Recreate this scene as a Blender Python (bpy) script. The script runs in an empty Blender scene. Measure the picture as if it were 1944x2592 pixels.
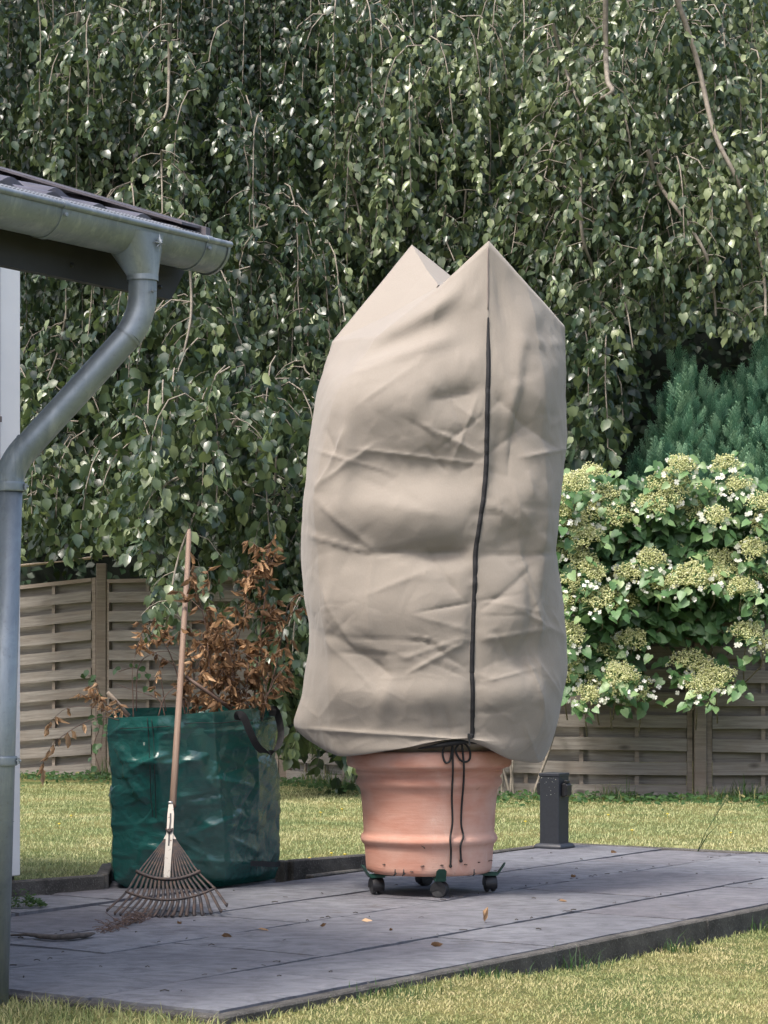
import bpy, math, random
import numpy as np
from mathutils import Vector, Matrix, noise as mnoise

# ------------------------------------------------------------------ camera, sky, sun, exposure
scene = bpy.context.scene
F, CX, HY = 5940.0, 972.0, 1680.0           # focal length, centre column and horizon row of the 1944 x 2592 photograph
cam_d = bpy.data.cameras.new("camera")
cam = bpy.data.objects.new("camera", cam_d)
scene.collection.objects.link(cam)
cam.location = (0, 0, 1.0)
cam.rotation_euler = (math.radians(90), 0, 0)
cam_d.sensor_width = 36
cam_d.lens = 36 * F / 2592
cam_d.shift_y = (HY - 1296) / 2592
cam_d.clip_start = 0.1
cam_d.clip_end = 400
scene.camera = cam
scene.render.resolution_x, scene.render.resolution_y = 768, 1024

SUN_EL, SUN_AZ = 61.0, 224.0                # azimuth clockwise from +Y (away from the camera)
world = bpy.data.worlds.new("World")
scene.world = world
world.use_nodes = True
wn = world.node_tree
sky = wn.nodes.new("ShaderNodeTexSky")
sky.sky_type = 'NISHITA'
sky.sun_disc = False
sky.sun_elevation = math.radians(SUN_EL)
sky.sun_rotation = math.radians(SUN_AZ)
sky.air_density = 1.0
sky.dust_density = 6.0
sky.ozone_density = 1.0
wn.links.new(sky.outputs[0], wn.nodes["Background"].inputs[0])
wn.nodes["Background"].inputs[1].default_value = 0.14
sun_d = bpy.data.lights.new("sun", 'SUN')
sun_d.energy = 1.5
sun_d.angle = math.radians(10)
sun_d.color = (1.0, 0.96, 0.90)
sun = bpy.data.objects.new("sun", sun_d)
scene.collection.objects.link(sun)
_el, _az = math.radians(SUN_EL), math.radians(SUN_AZ)
_to = Vector((math.sin(_az) * math.cos(_el), math.cos(_az) * math.cos(_el), math.sin(_el)))
sun.rotation_euler = (-_to).to_track_quat('-Z', 'Y').to_euler()
sun.location = (-6, 4, 12)
scene.view_settings.view_transform = 'Standard'
scene.view_settings.look = 'None'
scene.view_settings.gamma = 1
scene.view_settings.exposure = 1.15
scene.cycles.max_bounces = 8
scene.cycles.transparent_max_bounces = 8

# ------------------------------------------------------------------ coordinates
A = Vector((0.5614, 0.8275, 0)); B = Vector((-0.8275, 0.5614, 0)); UP = Vector((0, 0, 1))
def P(x, y, d): return Vector(((x - CX) * d / F, d, 1 - (y - HY) * d / F))
def G(x, y, z=0.0): return P(x, y, F * (1 - z) / (y - HY))
def AB(a, b, z=0.0): return A * a + B * b + UP * z
def XS(p): return CX + F * p[0] / p[1]
def YS(p): return HY + F * (1 - p[2]) / p[1]
rng = np.random.default_rng(7)
random.seed(7)
def lerp(a, b, t): return a + (b - a) * t
def interp(x, xs, ys): return float(np.interp(x, xs, ys))
def ns(x, y, z=0.0): return mnoise.noise(Vector((x, y, z)))

# ------------------------------------------------------------------ object helpers
COL = scene.collection
def world_loc(o):
    v = Vector((0, 0, 0))
    while o is not None:
        v += o.location; o = o.parent
    return v
def tag(o, label=None, cat=None, group=None, kind=None):
    if label: o["label"] = label
    if cat: o["category"] = cat
    if group: o["group"] = group
    if kind: o["kind"] = kind
    return o
def thing(name, loc, label, cat, group=None):
    o = bpy.data.objects.new(name, None)
    COL.objects.link(o); o.location = loc
    o.empty_display_size = 0.05
    return tag(o, label, cat, group)
def link_mesh(name, me, material, parent, smooth):
    if material is not None:
        for m in (material if isinstance(material, (list, tuple)) else [material]): me.materials.append(m)
    if smooth: me.polygons.foreach_set("use_smooth", [True] * len(me.polygons))
    o = bpy.data.objects.new(name, me); COL.objects.link(o)
    if parent is not None: o.parent = parent
    return o

class MB:
    """collects shapes in world coordinates, links them as one mesh object"""
    def __init__(s): s.v = []; s.f = []; s.g = []; s.mi = []; s.cur = 0
    def add(s, vs, fs, gs=None):
        k = len(s.v)
        s.v += [tuple(p) for p in vs]; s.f += [tuple(i + k for i in f) for f in fs]
        s.mi += [s.cur] * len(fs)
        s.g += [tuple(q) for q in (gs if gs is not None else vs)]
    def box(s, c, hx, hy, hz, bev=0.0):
        c = Vector(c); hx, hy, hz = Vector(hx), Vector(hy), Vector(hz)
        off = Vector((random.random() * 50, random.random() * 50, random.random() * 50))
        lx, ly, lz = hx.length, hy.length, hz.length
        if bev <= 0:
            vs, gs = [], []
            for k in (-1, 1):
                for j in (-1, 1):
                    for i in (-1, 1):
                        vs.append(c + hx * i + hy * j + hz * k); gs.append(off + Vector((lx * i, ly * j, lz * k)))
            s.add(vs, [(0, 2, 3, 1), (4, 5, 7, 6), (0, 1, 5, 4), (2, 6, 7, 3), (0, 4, 6, 2), (1, 3, 7, 5)], gs)
            return
        bx, by, bz = 1 - bev / lx, 1 - bev / ly, 1 - bev / lz
        vs, gs, idx = [], [], {}
        def V(i, j, k, ax):
            key = (i, j, k, ax)
            if key not in idx:
                q = [i * bx, j * by, k * bz]; q[ax] = (i, j, k)[ax]
                idx[key] = len(vs); vs.append(c + hx * q[0] + hy * q[1] + hz * q[2]); gs.append(off + Vector((lx * q[0], ly * q[1], lz * q[2])))
            return idx[key]
        fs = []
        for sg in (-1, 1):
            fs.append([V(sg, j, k, 0) for j, k in ((-1, -1), (1, -1), (1, 1), (-1, 1))][::sg])
            fs.append([V(i, sg, k, 1) for i, k in ((-1, -1), (-1, 1), (1, 1), (1, -1))][::sg])
            fs.append([V(i, j, sg, 2) for i, j in ((-1, -1), (1, -1), (1, 1), (-1, 1))][::sg])
        for a in (-1, 1):
            for b in (-1, 1):
                fs.append([V(a, b, -1, 0), V(a, b, 1, 0), V(a, b, 1, 1), V(a, b, -1, 1)])
                fs.append([V(a, -1, b, 0), V(a, 1, b, 0), V(a, 1, b, 2), V(a, -1, b, 2)])
                fs.append([V(-1, a, b, 1), V(1, a, b, 1), V(1, a, b, 2), V(-1, a, b, 2)])
                for k in (-1, 1): fs.append([V(a, b, k, 0), V(a, b, k, 1), V(a, b, k, 2)])
        s.add(vs, fs, gs)
    def tube(s, pts, rad, n=8, cap=True, flat=1.0):
        pts = [Vector(p) for p in pts]
        if not hasattr(rad, '__len__'): rad = [rad] * len(pts)
        vs, fs, gs = [], [], []; up = None; L = 0.0
        for i, p in enumerate(pts):
            t = (pts[min(i + 1, len(pts) - 1)] - pts[max(i - 1, 0)]).normalized()
            if up is None:
                up = t.cross(Vector((0, 0, 1)) if abs(t.z) < .9 else Vector((1, 0, 0))).normalized()
            else:
                up = (up - t * up.dot(t)).normalized()
            w = t.cross(up)
            if i: L += (p - pts[i - 1]).length
            for k in range(n):
                a = 2 * math.pi * k / n
                vs.append(p + (up * math.cos(a) + w * math.sin(a) * flat) * rad[i])
                gs.append(Vector((L, math.cos(a) * rad[i], math.sin(a) * rad[i])))
        for i in range(len(pts) - 1):
            for k in range(n):
                fs.append((i * n + k, i * n + (k + 1) % n, (i + 1) * n + (k + 1) % n, (i + 1) * n + k))
        if cap:
            fs.append(tuple(range(n - 1, -1, -1))); fs.append(tuple(range((len(pts) - 1) * n, len(pts) * n)))
        s.add(vs, fs, gs)
    def lathe(s, c, prof, n=64, axis=None):
        c = Vector(c); vs, fs = [], []
        ax = Vector(axis).normalized() if axis is not None else UP
        e1 = ax.cross(Vector((0.3, 1, 0.2))).normalized(); e2 = ax.cross(e1)
        for r, z in prof:
            for k in range(n):
                a = 2 * math.pi * k / n
                vs.append(c + e1 * (r * math.cos(a)) + e2 * (r * math.sin(a)) + ax * z)
        for i in range(len(prof) - 1):
            for k in range(n):
                fs.append((i * n + k, i * n + (k + 1) % n, (i + 1) * n + (k + 1) % n, (i + 1) * n + k))
        s.add(vs, fs)
    def grid(s, rows, closed=False):
        m = len(rows[0]); vs = [p for r in rows for p in r]; fs = []
        for i in range(len(rows) - 1):
            for k in range(m if closed else m - 1):
                fs.append((i * m + k, i * m + (k + 1) % m, (i + 1) * m + (k + 1) % m, (i + 1) * m + k))
        s.add(vs, fs)
    def ribbon(s, pts, sides, w):
        s.grid([[Vector(p) - Vector(q) * w / 2, Vector(p) + Vector(q) * w / 2] for p, q in zip(pts, sides)])
    def prism(s, poly, ex):
        n = len(poly); ex = Vector(ex); poly = [Vector(p) for p in poly]
        vs = poly + [p + ex for p in poly]
        fs = [tuple(range(n - 1, -1, -1)), tuple(range(n, 2 * n))] + [(i, (i + 1) % n, n + (i + 1) % n, n + i) for i in range(n)]
        s.add(vs, fs)
    def build(s, name, material, parent=None, smooth=False, label=None, angle=None):
        me = bpy.data.meshes.new(name)
        off = world_loc(parent) if parent is not None else Vector((0, 0, 0))
        me.from_pydata([(p[0] - off.x, p[1] - off.y, p[2] - off.z) for p in s.v], [], s.f)
        at = me.attributes.new("gr", 'FLOAT_VECTOR', 'POINT')
        at.data.foreach_set("vector", np.array(s.g, dtype=np.float32).ravel())
        o = link_mesh(name, me, material, parent, smooth)
        if isinstance(material, (list, tuple)): me.polygons.foreach_set("material_index", s.mi)
        if angle is not None:
            me.polygons.foreach_set("use_smooth", [True] * len(me.polygons))
            me.set_sharp_from_angle(angle=math.radians(angle))
        me.update()
        if label: o["label"] = label
        return o

def np_mesh(name, V, Fc, material, parent=None, tint=None, smooth=True):
    """V (n,3); Fc list of (m,k) index arrays"""
    me = bpy.data.meshes.new(name)
    if parent is not None: V = V - np.array(world_loc(parent))[None, :]
    me.vertices.add(len(V)); me.vertices.foreach_set("co", V.astype(np.float32).ravel())
    lv = np.concatenate([f.ravel() for f in Fc]); tot = np.concatenate([np.full(len(f), f.shape[1]) for f in Fc])
    me.loops.add(len(lv)); me.loops.foreach_set("vertex_index", lv.astype(np.int32))
    me.polygons.add(len(tot))
    me.polygons.foreach_set("loop_start", np.concatenate([[0], np.cumsum(tot)[:-1]]).astype(np.int32))
    me.polygons.foreach_set("loop_total", tot.astype(np.int32))
    if tint is not None:
        at = me.attributes.new("tint", 'FLOAT', 'POINT'); at.data.foreach_set("value", tint.astype(np.float32))
    me.update(calc_edges=True); me.validate()
    return link_mesh(name, me, material, parent, smooth)

def norm(a): return a / np.maximum(np.linalg.norm(a, axis=-1, keepdims=True), 1e-9)
def frames(y, n):
    """columns x, y, z with y kept and z near n"""
    y = norm(y); x = norm(np.cross(y, n)); z = np.cross(x, y)
    return np.stack([x, y, z], axis=-1)
LEAF_V = np.array([(0, 0, 0), (0, .33, -.04), (0, .7, -.05), (0, 1, -.14), (-.36, .24, .05), (-.36, .6, .03), (.36, .24, .05), (.36, .6, .03), (0, -.22, .02)], float)
LEAF_T = np.array([(0, 1, 4), (2, 3, 5), (0, 6, 1), (2, 7, 3)]); LEAF_Q = np.array([(1, 2, 5, 4), (1, 6, 7, 2)])
HEART_V = np.array([(0, 0, 0), (0, .35, -.05), (0, .7, -.06), (0, 1.02, -.2), (-.2, -.12, .05), (-.45, .12, .09), (-.36, .55, .03), (.2, -.12, .05), (.45, .12, .09), (.36, .55, .03)], float)
HEART_T = np.array([(0, 5, 4), (2, 3, 6), (0, 7, 8), (2, 9, 3)]); HEART_Q = np.array([(0, 1, 6, 5), (0, 8, 9, 1)])
HEART_T = np.concatenate([HEART_T, np.array([(1, 2, 6), (1, 9, 2)])])
DRY_V = np.array([(0, 0, 0), (.03, .33, -.16), (-.06, .68, -.06), (.14, .96, .26), (-.20, .24, .16), (-.07, .60, .26), (.10, .30, .22), (.26, .58, .05)], float)
def leaves(name, pos, axis, nrm, size, material, parent, tint, tmpl=(LEAF_V, LEAF_T, LEAF_Q), wid=None, curl=None, tip=0.0):
    pos, axis, nrm, size, tint = map(np.asarray, (pos, axis, nrm, size, tint))
    T, tri, quad = tmpl; n = len(pos); m = len(T)
    R = frames(axis, nrm)
    L = np.repeat(T[None], n, 0).copy()
    if wid is not None: L[:, :, 0] *= wid[:, None]
    if curl is not None: L[:, :, 2] -= curl[:, None] * L[:, :, 1] ** 2
    W = np.einsum('nij,nkj->nki', R, L) * size[:, None, None] + pos[:, None, :]
    base = (np.arange(n) * m)[:, None, None]
    Fc = [(base + t[None]).reshape(-1, t.shape[1]) for t in (tri, quad) if t is not None and len(t)]
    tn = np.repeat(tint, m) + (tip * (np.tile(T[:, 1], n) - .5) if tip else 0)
    return np_mesh(name, W.reshape(-1, 3), Fc, material, parent, np.clip(tn, 0, 1))

# ------------------------------------------------------------------ materials
class NT:
    def __init__(s, name):
        s.m = bpy.data.materials.new(name); s.m.use_nodes = True
        s.t = s.m.node_tree; s.b = s.t.nodes["Principled BSDF"]; s.out = s.t.nodes["Material Output"]
    def n(s, typ, **kw):
        nd = s.t.nodes.new(typ)
        for k, v in kw.items(): setattr(nd, k, v)
        return nd
    def l(s, a, b): s.t.links.new(a, b)
    def coord(s, src, scale=(1, 1, 1)):
        if src == 'gr':
            c = s.n("ShaderNodeAttribute", attribute_name="gr").outputs["Vector"]
        else:
            c = s.n("ShaderNodeTexCoord").outputs[src]
        mp = s.n("ShaderNodeMapping"); mp.inputs["Scale"].default_value = scale
        s.l(c, mp.inputs["Vector"]); return mp.outputs[0]
    def noise(s, vec, scale, detail=6, rough=.6, dist=0.0):
        nd = s.n("ShaderNodeTexNoise"); nd.inputs["Scale"].default_value = scale; nd.inputs["Detail"].default_value = detail
        nd.inputs["Roughness"].default_value = rough; nd.inputs["Distortion"].default_value = dist
        s.l(vec, nd.inputs["Vector"]); return nd.outputs["Fac"]
    def ramp(s, fac, stops):
        r = s.n("ShaderNodeValToRGB"); e = r.color_ramp.elements
        while len(e) < len(stops): e.new(0.5)
        for k, (p, c) in enumerate(stops):
            e[k].position = p; e[k].color = (c, c, c, 1) if not hasattr(c, '__len__') else tuple(c) + (1,)
        s.l(fac, r.inputs[0]); return r.outputs[0]
    def mix(s, fac, a, b, mode='MIX'):
        m = s.n("ShaderNodeMix", data_type='RGBA', blend_type=mode)
        for sock, v in ((m.inputs[0], fac), (m.inputs[6], a), (m.inputs[7], b)):
            if hasattr(v, 'is_output'): s.l(v, sock)
            elif sock.type == 'VALUE': sock.default_value = v
            else: sock.default_value = (tuple(v) if hasattr(v, '__len__') else (v, v, v)) + (1,)
        return m.outputs[2]
    def math(s, op, a, b=0.5):
        m = s.n("ShaderNodeMath", operation=op)
        for k, v in ((0, a), (1, b)):
            if hasattr(v, 'is_output'): s.l(v, m.inputs[k])
            else: m.inputs[k].default_value = v
        return m.outputs[0]
    def bump(s, h, strength, dist, prev=None):
        b = s.n("ShaderNodeBump"); b.inputs["Strength"].default_value = strength; b.inputs["Distance"].default_value = dist
        s.l(h, b.inputs["Height"])
        if prev is not None: s.l(prev, b.inputs["Normal"])
        return b.outputs[0]
    def set(s, color=None, rough=None, metal=None, spec=None, normal=None, sheen=None):
        for key, v in (("Base Color", color), ("Roughness", rough), ("Metallic", metal), ("Specular IOR Level", spec), ("Normal", normal), ("Sheen Weight", sheen)):
            if v is None: continue
            if hasattr(v, 'is_output'): s.l(v, s.b.inputs[key])
            elif key == "Base Color": s.b.inputs[key].default_value = tuple(v) + (1,)
            else: s.b.inputs[key].default_value = v
        return s.m

def leaf_mat(name, stops, rough=.42, spec=.5, trans=.25, tcol=(.25, .35, .08)):
    t = NT(name)
    a = t.n("ShaderNodeAttribute", attribute_name="tint").outputs["Fac"]
    c = t.ramp(a, stops)
    t.set(color=c, rough=rough, spec=spec)
    if trans > 0:
        tr = t.n("ShaderNodeBsdfTranslucent"); mx = t.n("ShaderNodeMixShader"); mx.inputs[0].default_value = trans
        t.l(t.mix(.5, c, tcol), tr.inputs[0])
        t.l(t.b.outputs[0], mx.inputs[1]); t.l(tr.outputs[0], mx.inputs[2]); t.l(mx.outputs[0], t.out.inputs[0])
    return t.m
def plain(name, col, rough=.5, metal=0, spec=.5, var=.15, scale=30, bump=.0, src='Object'):
    t = NT(name); v = t.coord(src)
    f = t.noise(v, scale)
    c = t.mix(t.ramp(f, [(.3, 0), (.7, 1)]), [x * (1 - var) for x in col], [min(1, x * (1 + var)) for x in col])
    t.set(color=c, rough=rough, metal=metal, spec=spec)
    if bump: t.set(normal=t.bump(f, bump, .004))
    return t.m
def wood(name, c1, c2, c3, rough=.8, knots=True):
    t = NT(name); v = t.coord('gr', (1.2, 22, 22))
    g1 = t.noise(v, 2.2, 8, .65, .6)
    g2 = t.noise(t.coord('gr', (1.5, 3, 3)), 1.8, 4)
    c = t.mix(t.ramp(g1, [(.3, 0), (.7, 1)]), c1, c2)
    c = t.mix(t.ramp(g2, [(.45, 0), (.75, .75)]), c, c3)
    if knots:
        vo = t.n("ShaderNodeTexVoronoi"); vo.inputs["Scale"].default_value = 2.2; t.l(t.coord('gr', (1, 2.4, 2.4)), vo.inputs["Vector"])
        c = t.mix(t.ramp(vo.outputs["Distance"], [(.05, .8), (.14, 0)]), c, [x * .35 for x in c1])
    t.set(color=c, rough=rough, spec=.25, normal=t.bump(g1, .5, .004))
    return t.m

M = {}
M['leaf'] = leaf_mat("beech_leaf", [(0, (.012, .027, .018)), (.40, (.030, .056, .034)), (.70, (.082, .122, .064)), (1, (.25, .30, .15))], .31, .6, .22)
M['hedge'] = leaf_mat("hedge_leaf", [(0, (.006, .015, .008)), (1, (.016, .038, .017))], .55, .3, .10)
M['hyleaf'] = leaf_mat("hydrangea_leaf", [(0, (.026, .07, .028)), (.5, (.095, .20, .075)), (1, (.30, .41, .18))], .42, .45, .25)
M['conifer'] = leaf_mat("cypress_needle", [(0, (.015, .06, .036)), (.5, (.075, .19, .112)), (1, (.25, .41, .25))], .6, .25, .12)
M['bud'] = leaf_mat("flower_bud", [(0, (.44, .48, .19)), (1, (.82, .82, .50))], .7, .2, .25, (.5, .5, .2))
M['petal'] = leaf_mat("white_petal", [(0, (.68, .70, .58)), (1, (.86, .86, .80))], .6, .2, .3, (.8, .8, .7))
M['dry'] = leaf_mat("dry_leaf", [(0, (.07, .043, .027)), (.5, (.19, .118, .07)), (.8, (.40, .25, .14)), (1, (.74, .50, .30))], .7, .2, .35, (.6, .36, .18))
M['grass'] = leaf_mat("grass_blade", [(0, (.08, .14, .05)), (.4, (.26, .30, .125)), (.7, (.44, .41, .20)), (1, (.58, .50, .29))], .6, .2, .3, (.35, .35, .1))
M['lawn'] = leaf_mat("sunlit_mown_blade", [(0, (.11, .17, .07)), (.4, (.33, .38, .18)), (.7, (.52, .50, .27)), (1, (.66, .58, .36))], .6, .2, .3, (.4, .42, .15))  # paler grass for the back lawn, its sunlit brightness put into the colour
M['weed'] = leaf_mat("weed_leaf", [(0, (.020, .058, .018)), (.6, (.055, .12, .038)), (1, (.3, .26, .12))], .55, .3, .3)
M['bark'] = plain("beech_bark", (.21, .185, .15), .8, var=.35, scale=25, bump=.4)
M['twig'] = plain("dead_twig", (.14, .092, .072), .7, var=.35, scale=40, bump=.3)
M['palewood'] = plain("cut_wood", (.36, .29, .22), .8, var=.25, scale=40)
M['fence'] = wood("weathered_fence", (.135, .12, .105), (.285, .265, .24), (.19, .155, .125))
M['fencepost'] = wood("weathered_post", (.16, .132, .108), (.28, .242, .205), (.20, .155, .12))
M['handle'] = wood("rake_handle_wood", (.19, .125, .09), (.28, .20, .15), (.23, .165, .125), .55, False)

def mk_ground():
    t = NT("lawn_soil"); v = t.coord('Object')
    f1 = t.noise(v, 2.0, 6); f2 = t.noise(v, 60, 4)
    c = t.mix(t.ramp(f1, [(.4, 0), (.62, 1)]), (.11, .15, .05), (.26, .235, .095))
    c = t.mix(t.ramp(f2, [(.35, .75), (.65, 0)]), c, (.05, .06, .025))
    return t.set(color=c, rough=.95, spec=.1, normal=t.bump(f2, .8, .03))
M['ground'] = mk_ground()
def mk_slate(k=1.0, wm=0.0):
    t = NT("slate_slab"); v = t.coord('Object')
    big = t.noise(v, 1.6, 5); mid = t.noise(t.coord('Object', (1.0, 1.6, 1)), 9, 8, .68, .5); fine = t.noise(v, 140, 3)
    c = t.mix(t.ramp(big, [(.35, 0), (.65, 1)]), (.128 * k + wm, .131 * k, .150 * k), (.186 * k + wm, .192 * k, .212 * k))
    c = t.mix(t.ramp(mid, [(.36, .75), (.56, 0)]), c, (.080, .080, .093))
    c = t.mix(t.ramp(fine, [(.62, 0), (.75, .35)]), c, (.33, .33, .34))
    dirt = t.noise(v, 3.3, 10, .75, 1.0)
    c = t.mix(t.ramp(dirt, [(.60, 0), (.68, .75)]), c, (.075, .065, .058))
    n1 = t.bump(mid, .55, .02); n2 = t.bump(fine, .25, .003, n1)
    return t.set(color=c, rough=t.ramp(mid, [(.3, .75), (.7, .48)]), spec=.4, normal=n2)
M['slate'] = [mk_slate(), mk_slate(1.13, .0), mk_slate(.9, .006)]
def mk_conc():
    t = NT("kerb_concrete"); v = t.coord('Object')
    a = t.noise(v, 9, 6); f = t.noise(v, 130, 3, .7)
    c = t.mix(t.ramp(a, [(.35, 0), (.65, 1)]), (.055, .052, .05), (.115, .11, .102))
    c = t.mix(t.ramp(f, [(.55, 0), (.7, .7)]), c, (.24, .235, .22))
    return t.set(color=c, rough=.95, spec=.2, normal=t.bump(f, .9, .008))
M['concrete'] = mk_conc()
M['dirt'] = plain("joint_dirt", (.05, .045, .04), .95, var=.5, scale=60, bump=.6)
def mk_terracotta():
    t = NT("terracotta"); v = t.coord('Object', (1, 1, 4)); w = t.coord('Object')
    a = t.noise(v, 5, 8, .6, .6); b = t.noise(w, 3.0, 5); f = t.noise(w, 160, 3); st = t.noise(t.coord('Object', (2.5, 2.5, 40)), 3, 6, .6)
    c = t.mix(t.ramp(a, [(.3, 0), (.7, 1)]), (.485, .228, .165), (.57, .325, .25))
    c = t.mix(t.ramp(b, [(.44, 0), (.70, .75)]), c, (.61, .43, .36))
    c = t.mix(t.ramp(t.noise(t.coord('Object', (1.5, 1.5, .5)), 7, 7, .7), [(.60, 0), (.74, .35)]), c, (.66, .55, .49))
    c = t.mix(t.ramp(t.noise(w, 11, 8, .75), [(.62, 0), (.7, .5)]), c, (.30, .15, .10))
    n1 = t.bump(st, .2, .006); n2 = t.bump(f, .3, .002, n1)
    return t.set(color=c, rough=.88, spec=.2, normal=n2)
M['terracotta'] = mk_terracotta()
def mk_fleece():
    t = NT("beige_cover_fabric"); w = t.coord('Object')
    f = t.noise(w, 900, 2); a = t.noise(w, 2.2, 4); cr = t.noise(t.coord('Object', (1, 1, 1)), 7, 9, .62, 1.2)
    c = t.mix(a, (.322, .286, .246), (.376, .336, .29))
    c = t.mix(t.ramp(t.noise(t.coord('Object', (1, 1, .35)), 210, 3, .7), [(.3, .16), (.7, 0)]), c, (.20, .17, .14))
    n1 = t.bump(cr, .22, .010); n2 = t.bump(t.noise(t.coord('Object', (1, 1, .5)), 240, 3, .7), .35, .0025, n1)
    t.set(color=c, rough=.75, spec=.25, normal=n2, sheen=.25)
    tr = t.n("ShaderNodeBsdfTranslucent"); mx = t.n("ShaderNodeMixShader"); mx.inputs[0].default_value = .2
    t.l(c, tr.inputs[0]); t.l(t.b.outputs[0], mx.inputs[1]); t.l(tr.outputs[0], mx.inputs[2]); t.l(mx.outputs[0], t.out.inputs[0])
    return t.m
M['fleece'] = mk_fleece()
def mk_bag():
    t = NT("green_woven_sack"); w = t.coord('Object')
    a = t.noise(w, 3, 5); cr = t.noise(t.coord('Object', (1, 1, 1.6)), 8, 10, .62, 1.6)
    chk = t.n("ShaderNodeTexChecker"); chk.inputs["Scale"].default_value = 260; t.l(t.coord('Object', (1, .6, 1)), chk.inputs["Vector"])
    c = t.mix(a, (.004, .064, .055), (.010, .102, .088))
    c = t.mix(t.math('MULTIPLY', chk.outputs["Fac"], .35), c, (.002, .055, .043))
    n1 = t.bump(cr, .32, .02); n2 = t.bump(chk.outputs["Fac"], .12, .002, n1)
    return t.set(color=c, rough=.22, spec=1.0, normal=n2)
M['bag'] = mk_bag()
def mk_zinc():
    t = NT("zinc_metal"); w = t.coord('Object')
    a = t.noise(w, 4, 8, .65, .8); f = t.noise(w, 60, 4)
    c = t.mix(t.ramp(a, [(.3, 0), (.7, 1)]), (.21, .24, .27), (.38, .42, .45))
    c = t.mix(t.ramp(f, [(.58, 0), (.72, .4)]), c, (.20, .20, .19))
    c = t.mix(t.ramp(t.noise(t.coord('Object', (6, 6, .8)), 4, 6, .65), [(.52, 0), (.68, .5)]), c, (.50, .52, .53))
    return t.set(color=c, rough=t.ramp(a, [(.3, .55), (.7, .42)]), metal=.55, spec=.5, normal=t.bump(a, .08, .01))
M['zinc'] = mk_zinc()
def mk_guard():
    t = NT("leaf_guard_mesh"); vo = t.n("ShaderNodeTexVoronoi"); vo.inputs["Scale"].default_value = 110; vo.inputs["Randomness"].default_value = .1
    t.l(t.coord('gr', (1, 1, 1)), vo.inputs["Vector"])
    return t.set(color=t.ramp(vo.outputs["Distance"], [(.38, (.012, .012, .014)), (.5, (.28, .29, .30))]), rough=.5, metal=.3)
M['guard'] = mk_guard()
def mk_tile():
    t = NT("roof_tile_clay"); w = t.coord('Object')
    a = t.noise(w, 6, 8, .7); 
    geo = t.n("ShaderNodeNewGeometry"); 
    c = t.mix(t.ramp(a, [(.35, 0), (.7, 1)]), (.045, .040, .048), (.115, .105, .122))
    c = t.mix(t.ramp(t.noise(w, 22, 8, .75), [(.58, 0), (.7, .8)]), c, (.16, .13, .095))
    return t.set(color=c, rough=.38, spec=.5, normal=t.bump(a, .2, .01))
M['tile'] = mk_tile()
M['darktrim'] = plain("dark_fascia", (.030, .029, .033), .6, var=.2, scale=8)
M['render'] = plain("white_render", (.86, .86, .86), .9, var=.03, scale=5, bump=.1)
M['joint'] = plain("brown_trim", (.16, .13, .12), .7)
M['blackcord'] = plain("black_cord", (.008, .008, .009), .7)
M['blackweb'] = plain("black_webbing", (.010, .010, .012), .75, var=.4, scale=180, bump=.4)
M['blackplastic'] = plain("black_plastic", (.013, .013, .015), .45, var=.3)
M['grayplastic'] = plain("worn_wheel", (.05, .05, .052), .7, var=.4)
M['greenmetal'] = plain("green_painted_metal", (.008, .06, .042), .45)
M['anthracite'] = plain("anthracite_paint", (.020, .023, .031), .5, var=.15, scale=60, bump=.1)
M['steel'] = plain("galvanised_steel", (.5, .5, .49), .35, metal=.8)
def mk_rust():
    t = NT("rusty_tine"); w = t.coord('gr')
    a = t.noise(t.coord('Object'), 40, 6)
    c = t.mix(t.ramp(a, [(.4, 0), (.65, 1)]), (.050, .046, .048), (.115, .078, .060))
    return t.set(color=c, rough=.6, metal=.35, spec=.4)
M['rust'] = mk_rust()
def mk_cream():
    t = NT("chipped_cream_paint"); a = t.noise(t.coord('Object'), 55, 7, .7)
    c = t.mix(t.ramp(a, [(.58, 0), (.66, 1)]), (.46, .42, .36), (.14, .075, .05))
    return t.set(color=c, rough=.6)
M['cream'] = mk_cream()

# ------------------------------------------------------------------ ground sheet
def in_patio(a, b, m=0.0): return (5.29 - m < a < 11.42 + m) and (4.12 - m < b < 6.53 + m)
def lawn_z(x, y):
    a = x * A.x + y * A.y; b = x * B.x + y * B.y
    if b < 4.12 or a < 5.29:
        q_ = min(1, max(0, (a - 6.2) / 1.3)); z = lerp(-.022, -.088, q_ * q_ * (3 - 2 * q_))
    else:
        left = min(1, max(0, (9.2 - a) / 1.5))
        z = lerp(-.02, .045, left)
        z = lerp(z, -.06, min(1, max(0, (y - 13) / 6)))
    z += .012 * ns(x * 1.6, y * 1.6, 3.1) + .006 * ns(x * 6, y * 6, 1.7)
    return z
BAY = [(-1.86, 9.86), (-1.25, 10.41), (-1.29, 10.95), (-.62, 11.22), (-.45, 11.12), (-.08, 11.47)]   # back kerb, with the bay the sack stands in
def in_bay(x, y):
    a = x * A.x + y * A.y; b = x * B.x + y * B.y
    if b < 6.5 or x < -1.95 or x > -.08: return False
    ky = np.interp(x, [-1.86, -1.27, -1.26, -.62, -.45, -.08], [9.86, 10.40, 10.95, 11.22, 11.12, 11.47])
    return y < ky
xs = np.concatenate([np.linspace(-60, -4, 24), np.arange(-3.9, 4.0, .06), np.linspace(4, 60, 24)])
ys = np.concatenate([np.linspace(-6, 6, 14), np.arange(6.1, 13.6, .06), np.arange(13.7, 26, .2), np.linspace(26.2, 120, 24)])
rows = []
for y in ys:
    r = []
    for x in xs:
        a = x * A.x + y * A.y; b = x * B.x + y * B.y
        z = -.13 if (in_patio(a, b, -.0) or in_bay(x, y)) else lawn_z(x, y)
        r.append((x, y, z))
    rows.append(r)
g = MB(); g.grid(rows); tag(g.build("lawn", M['ground'], smooth=True), kind="structure")

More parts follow.
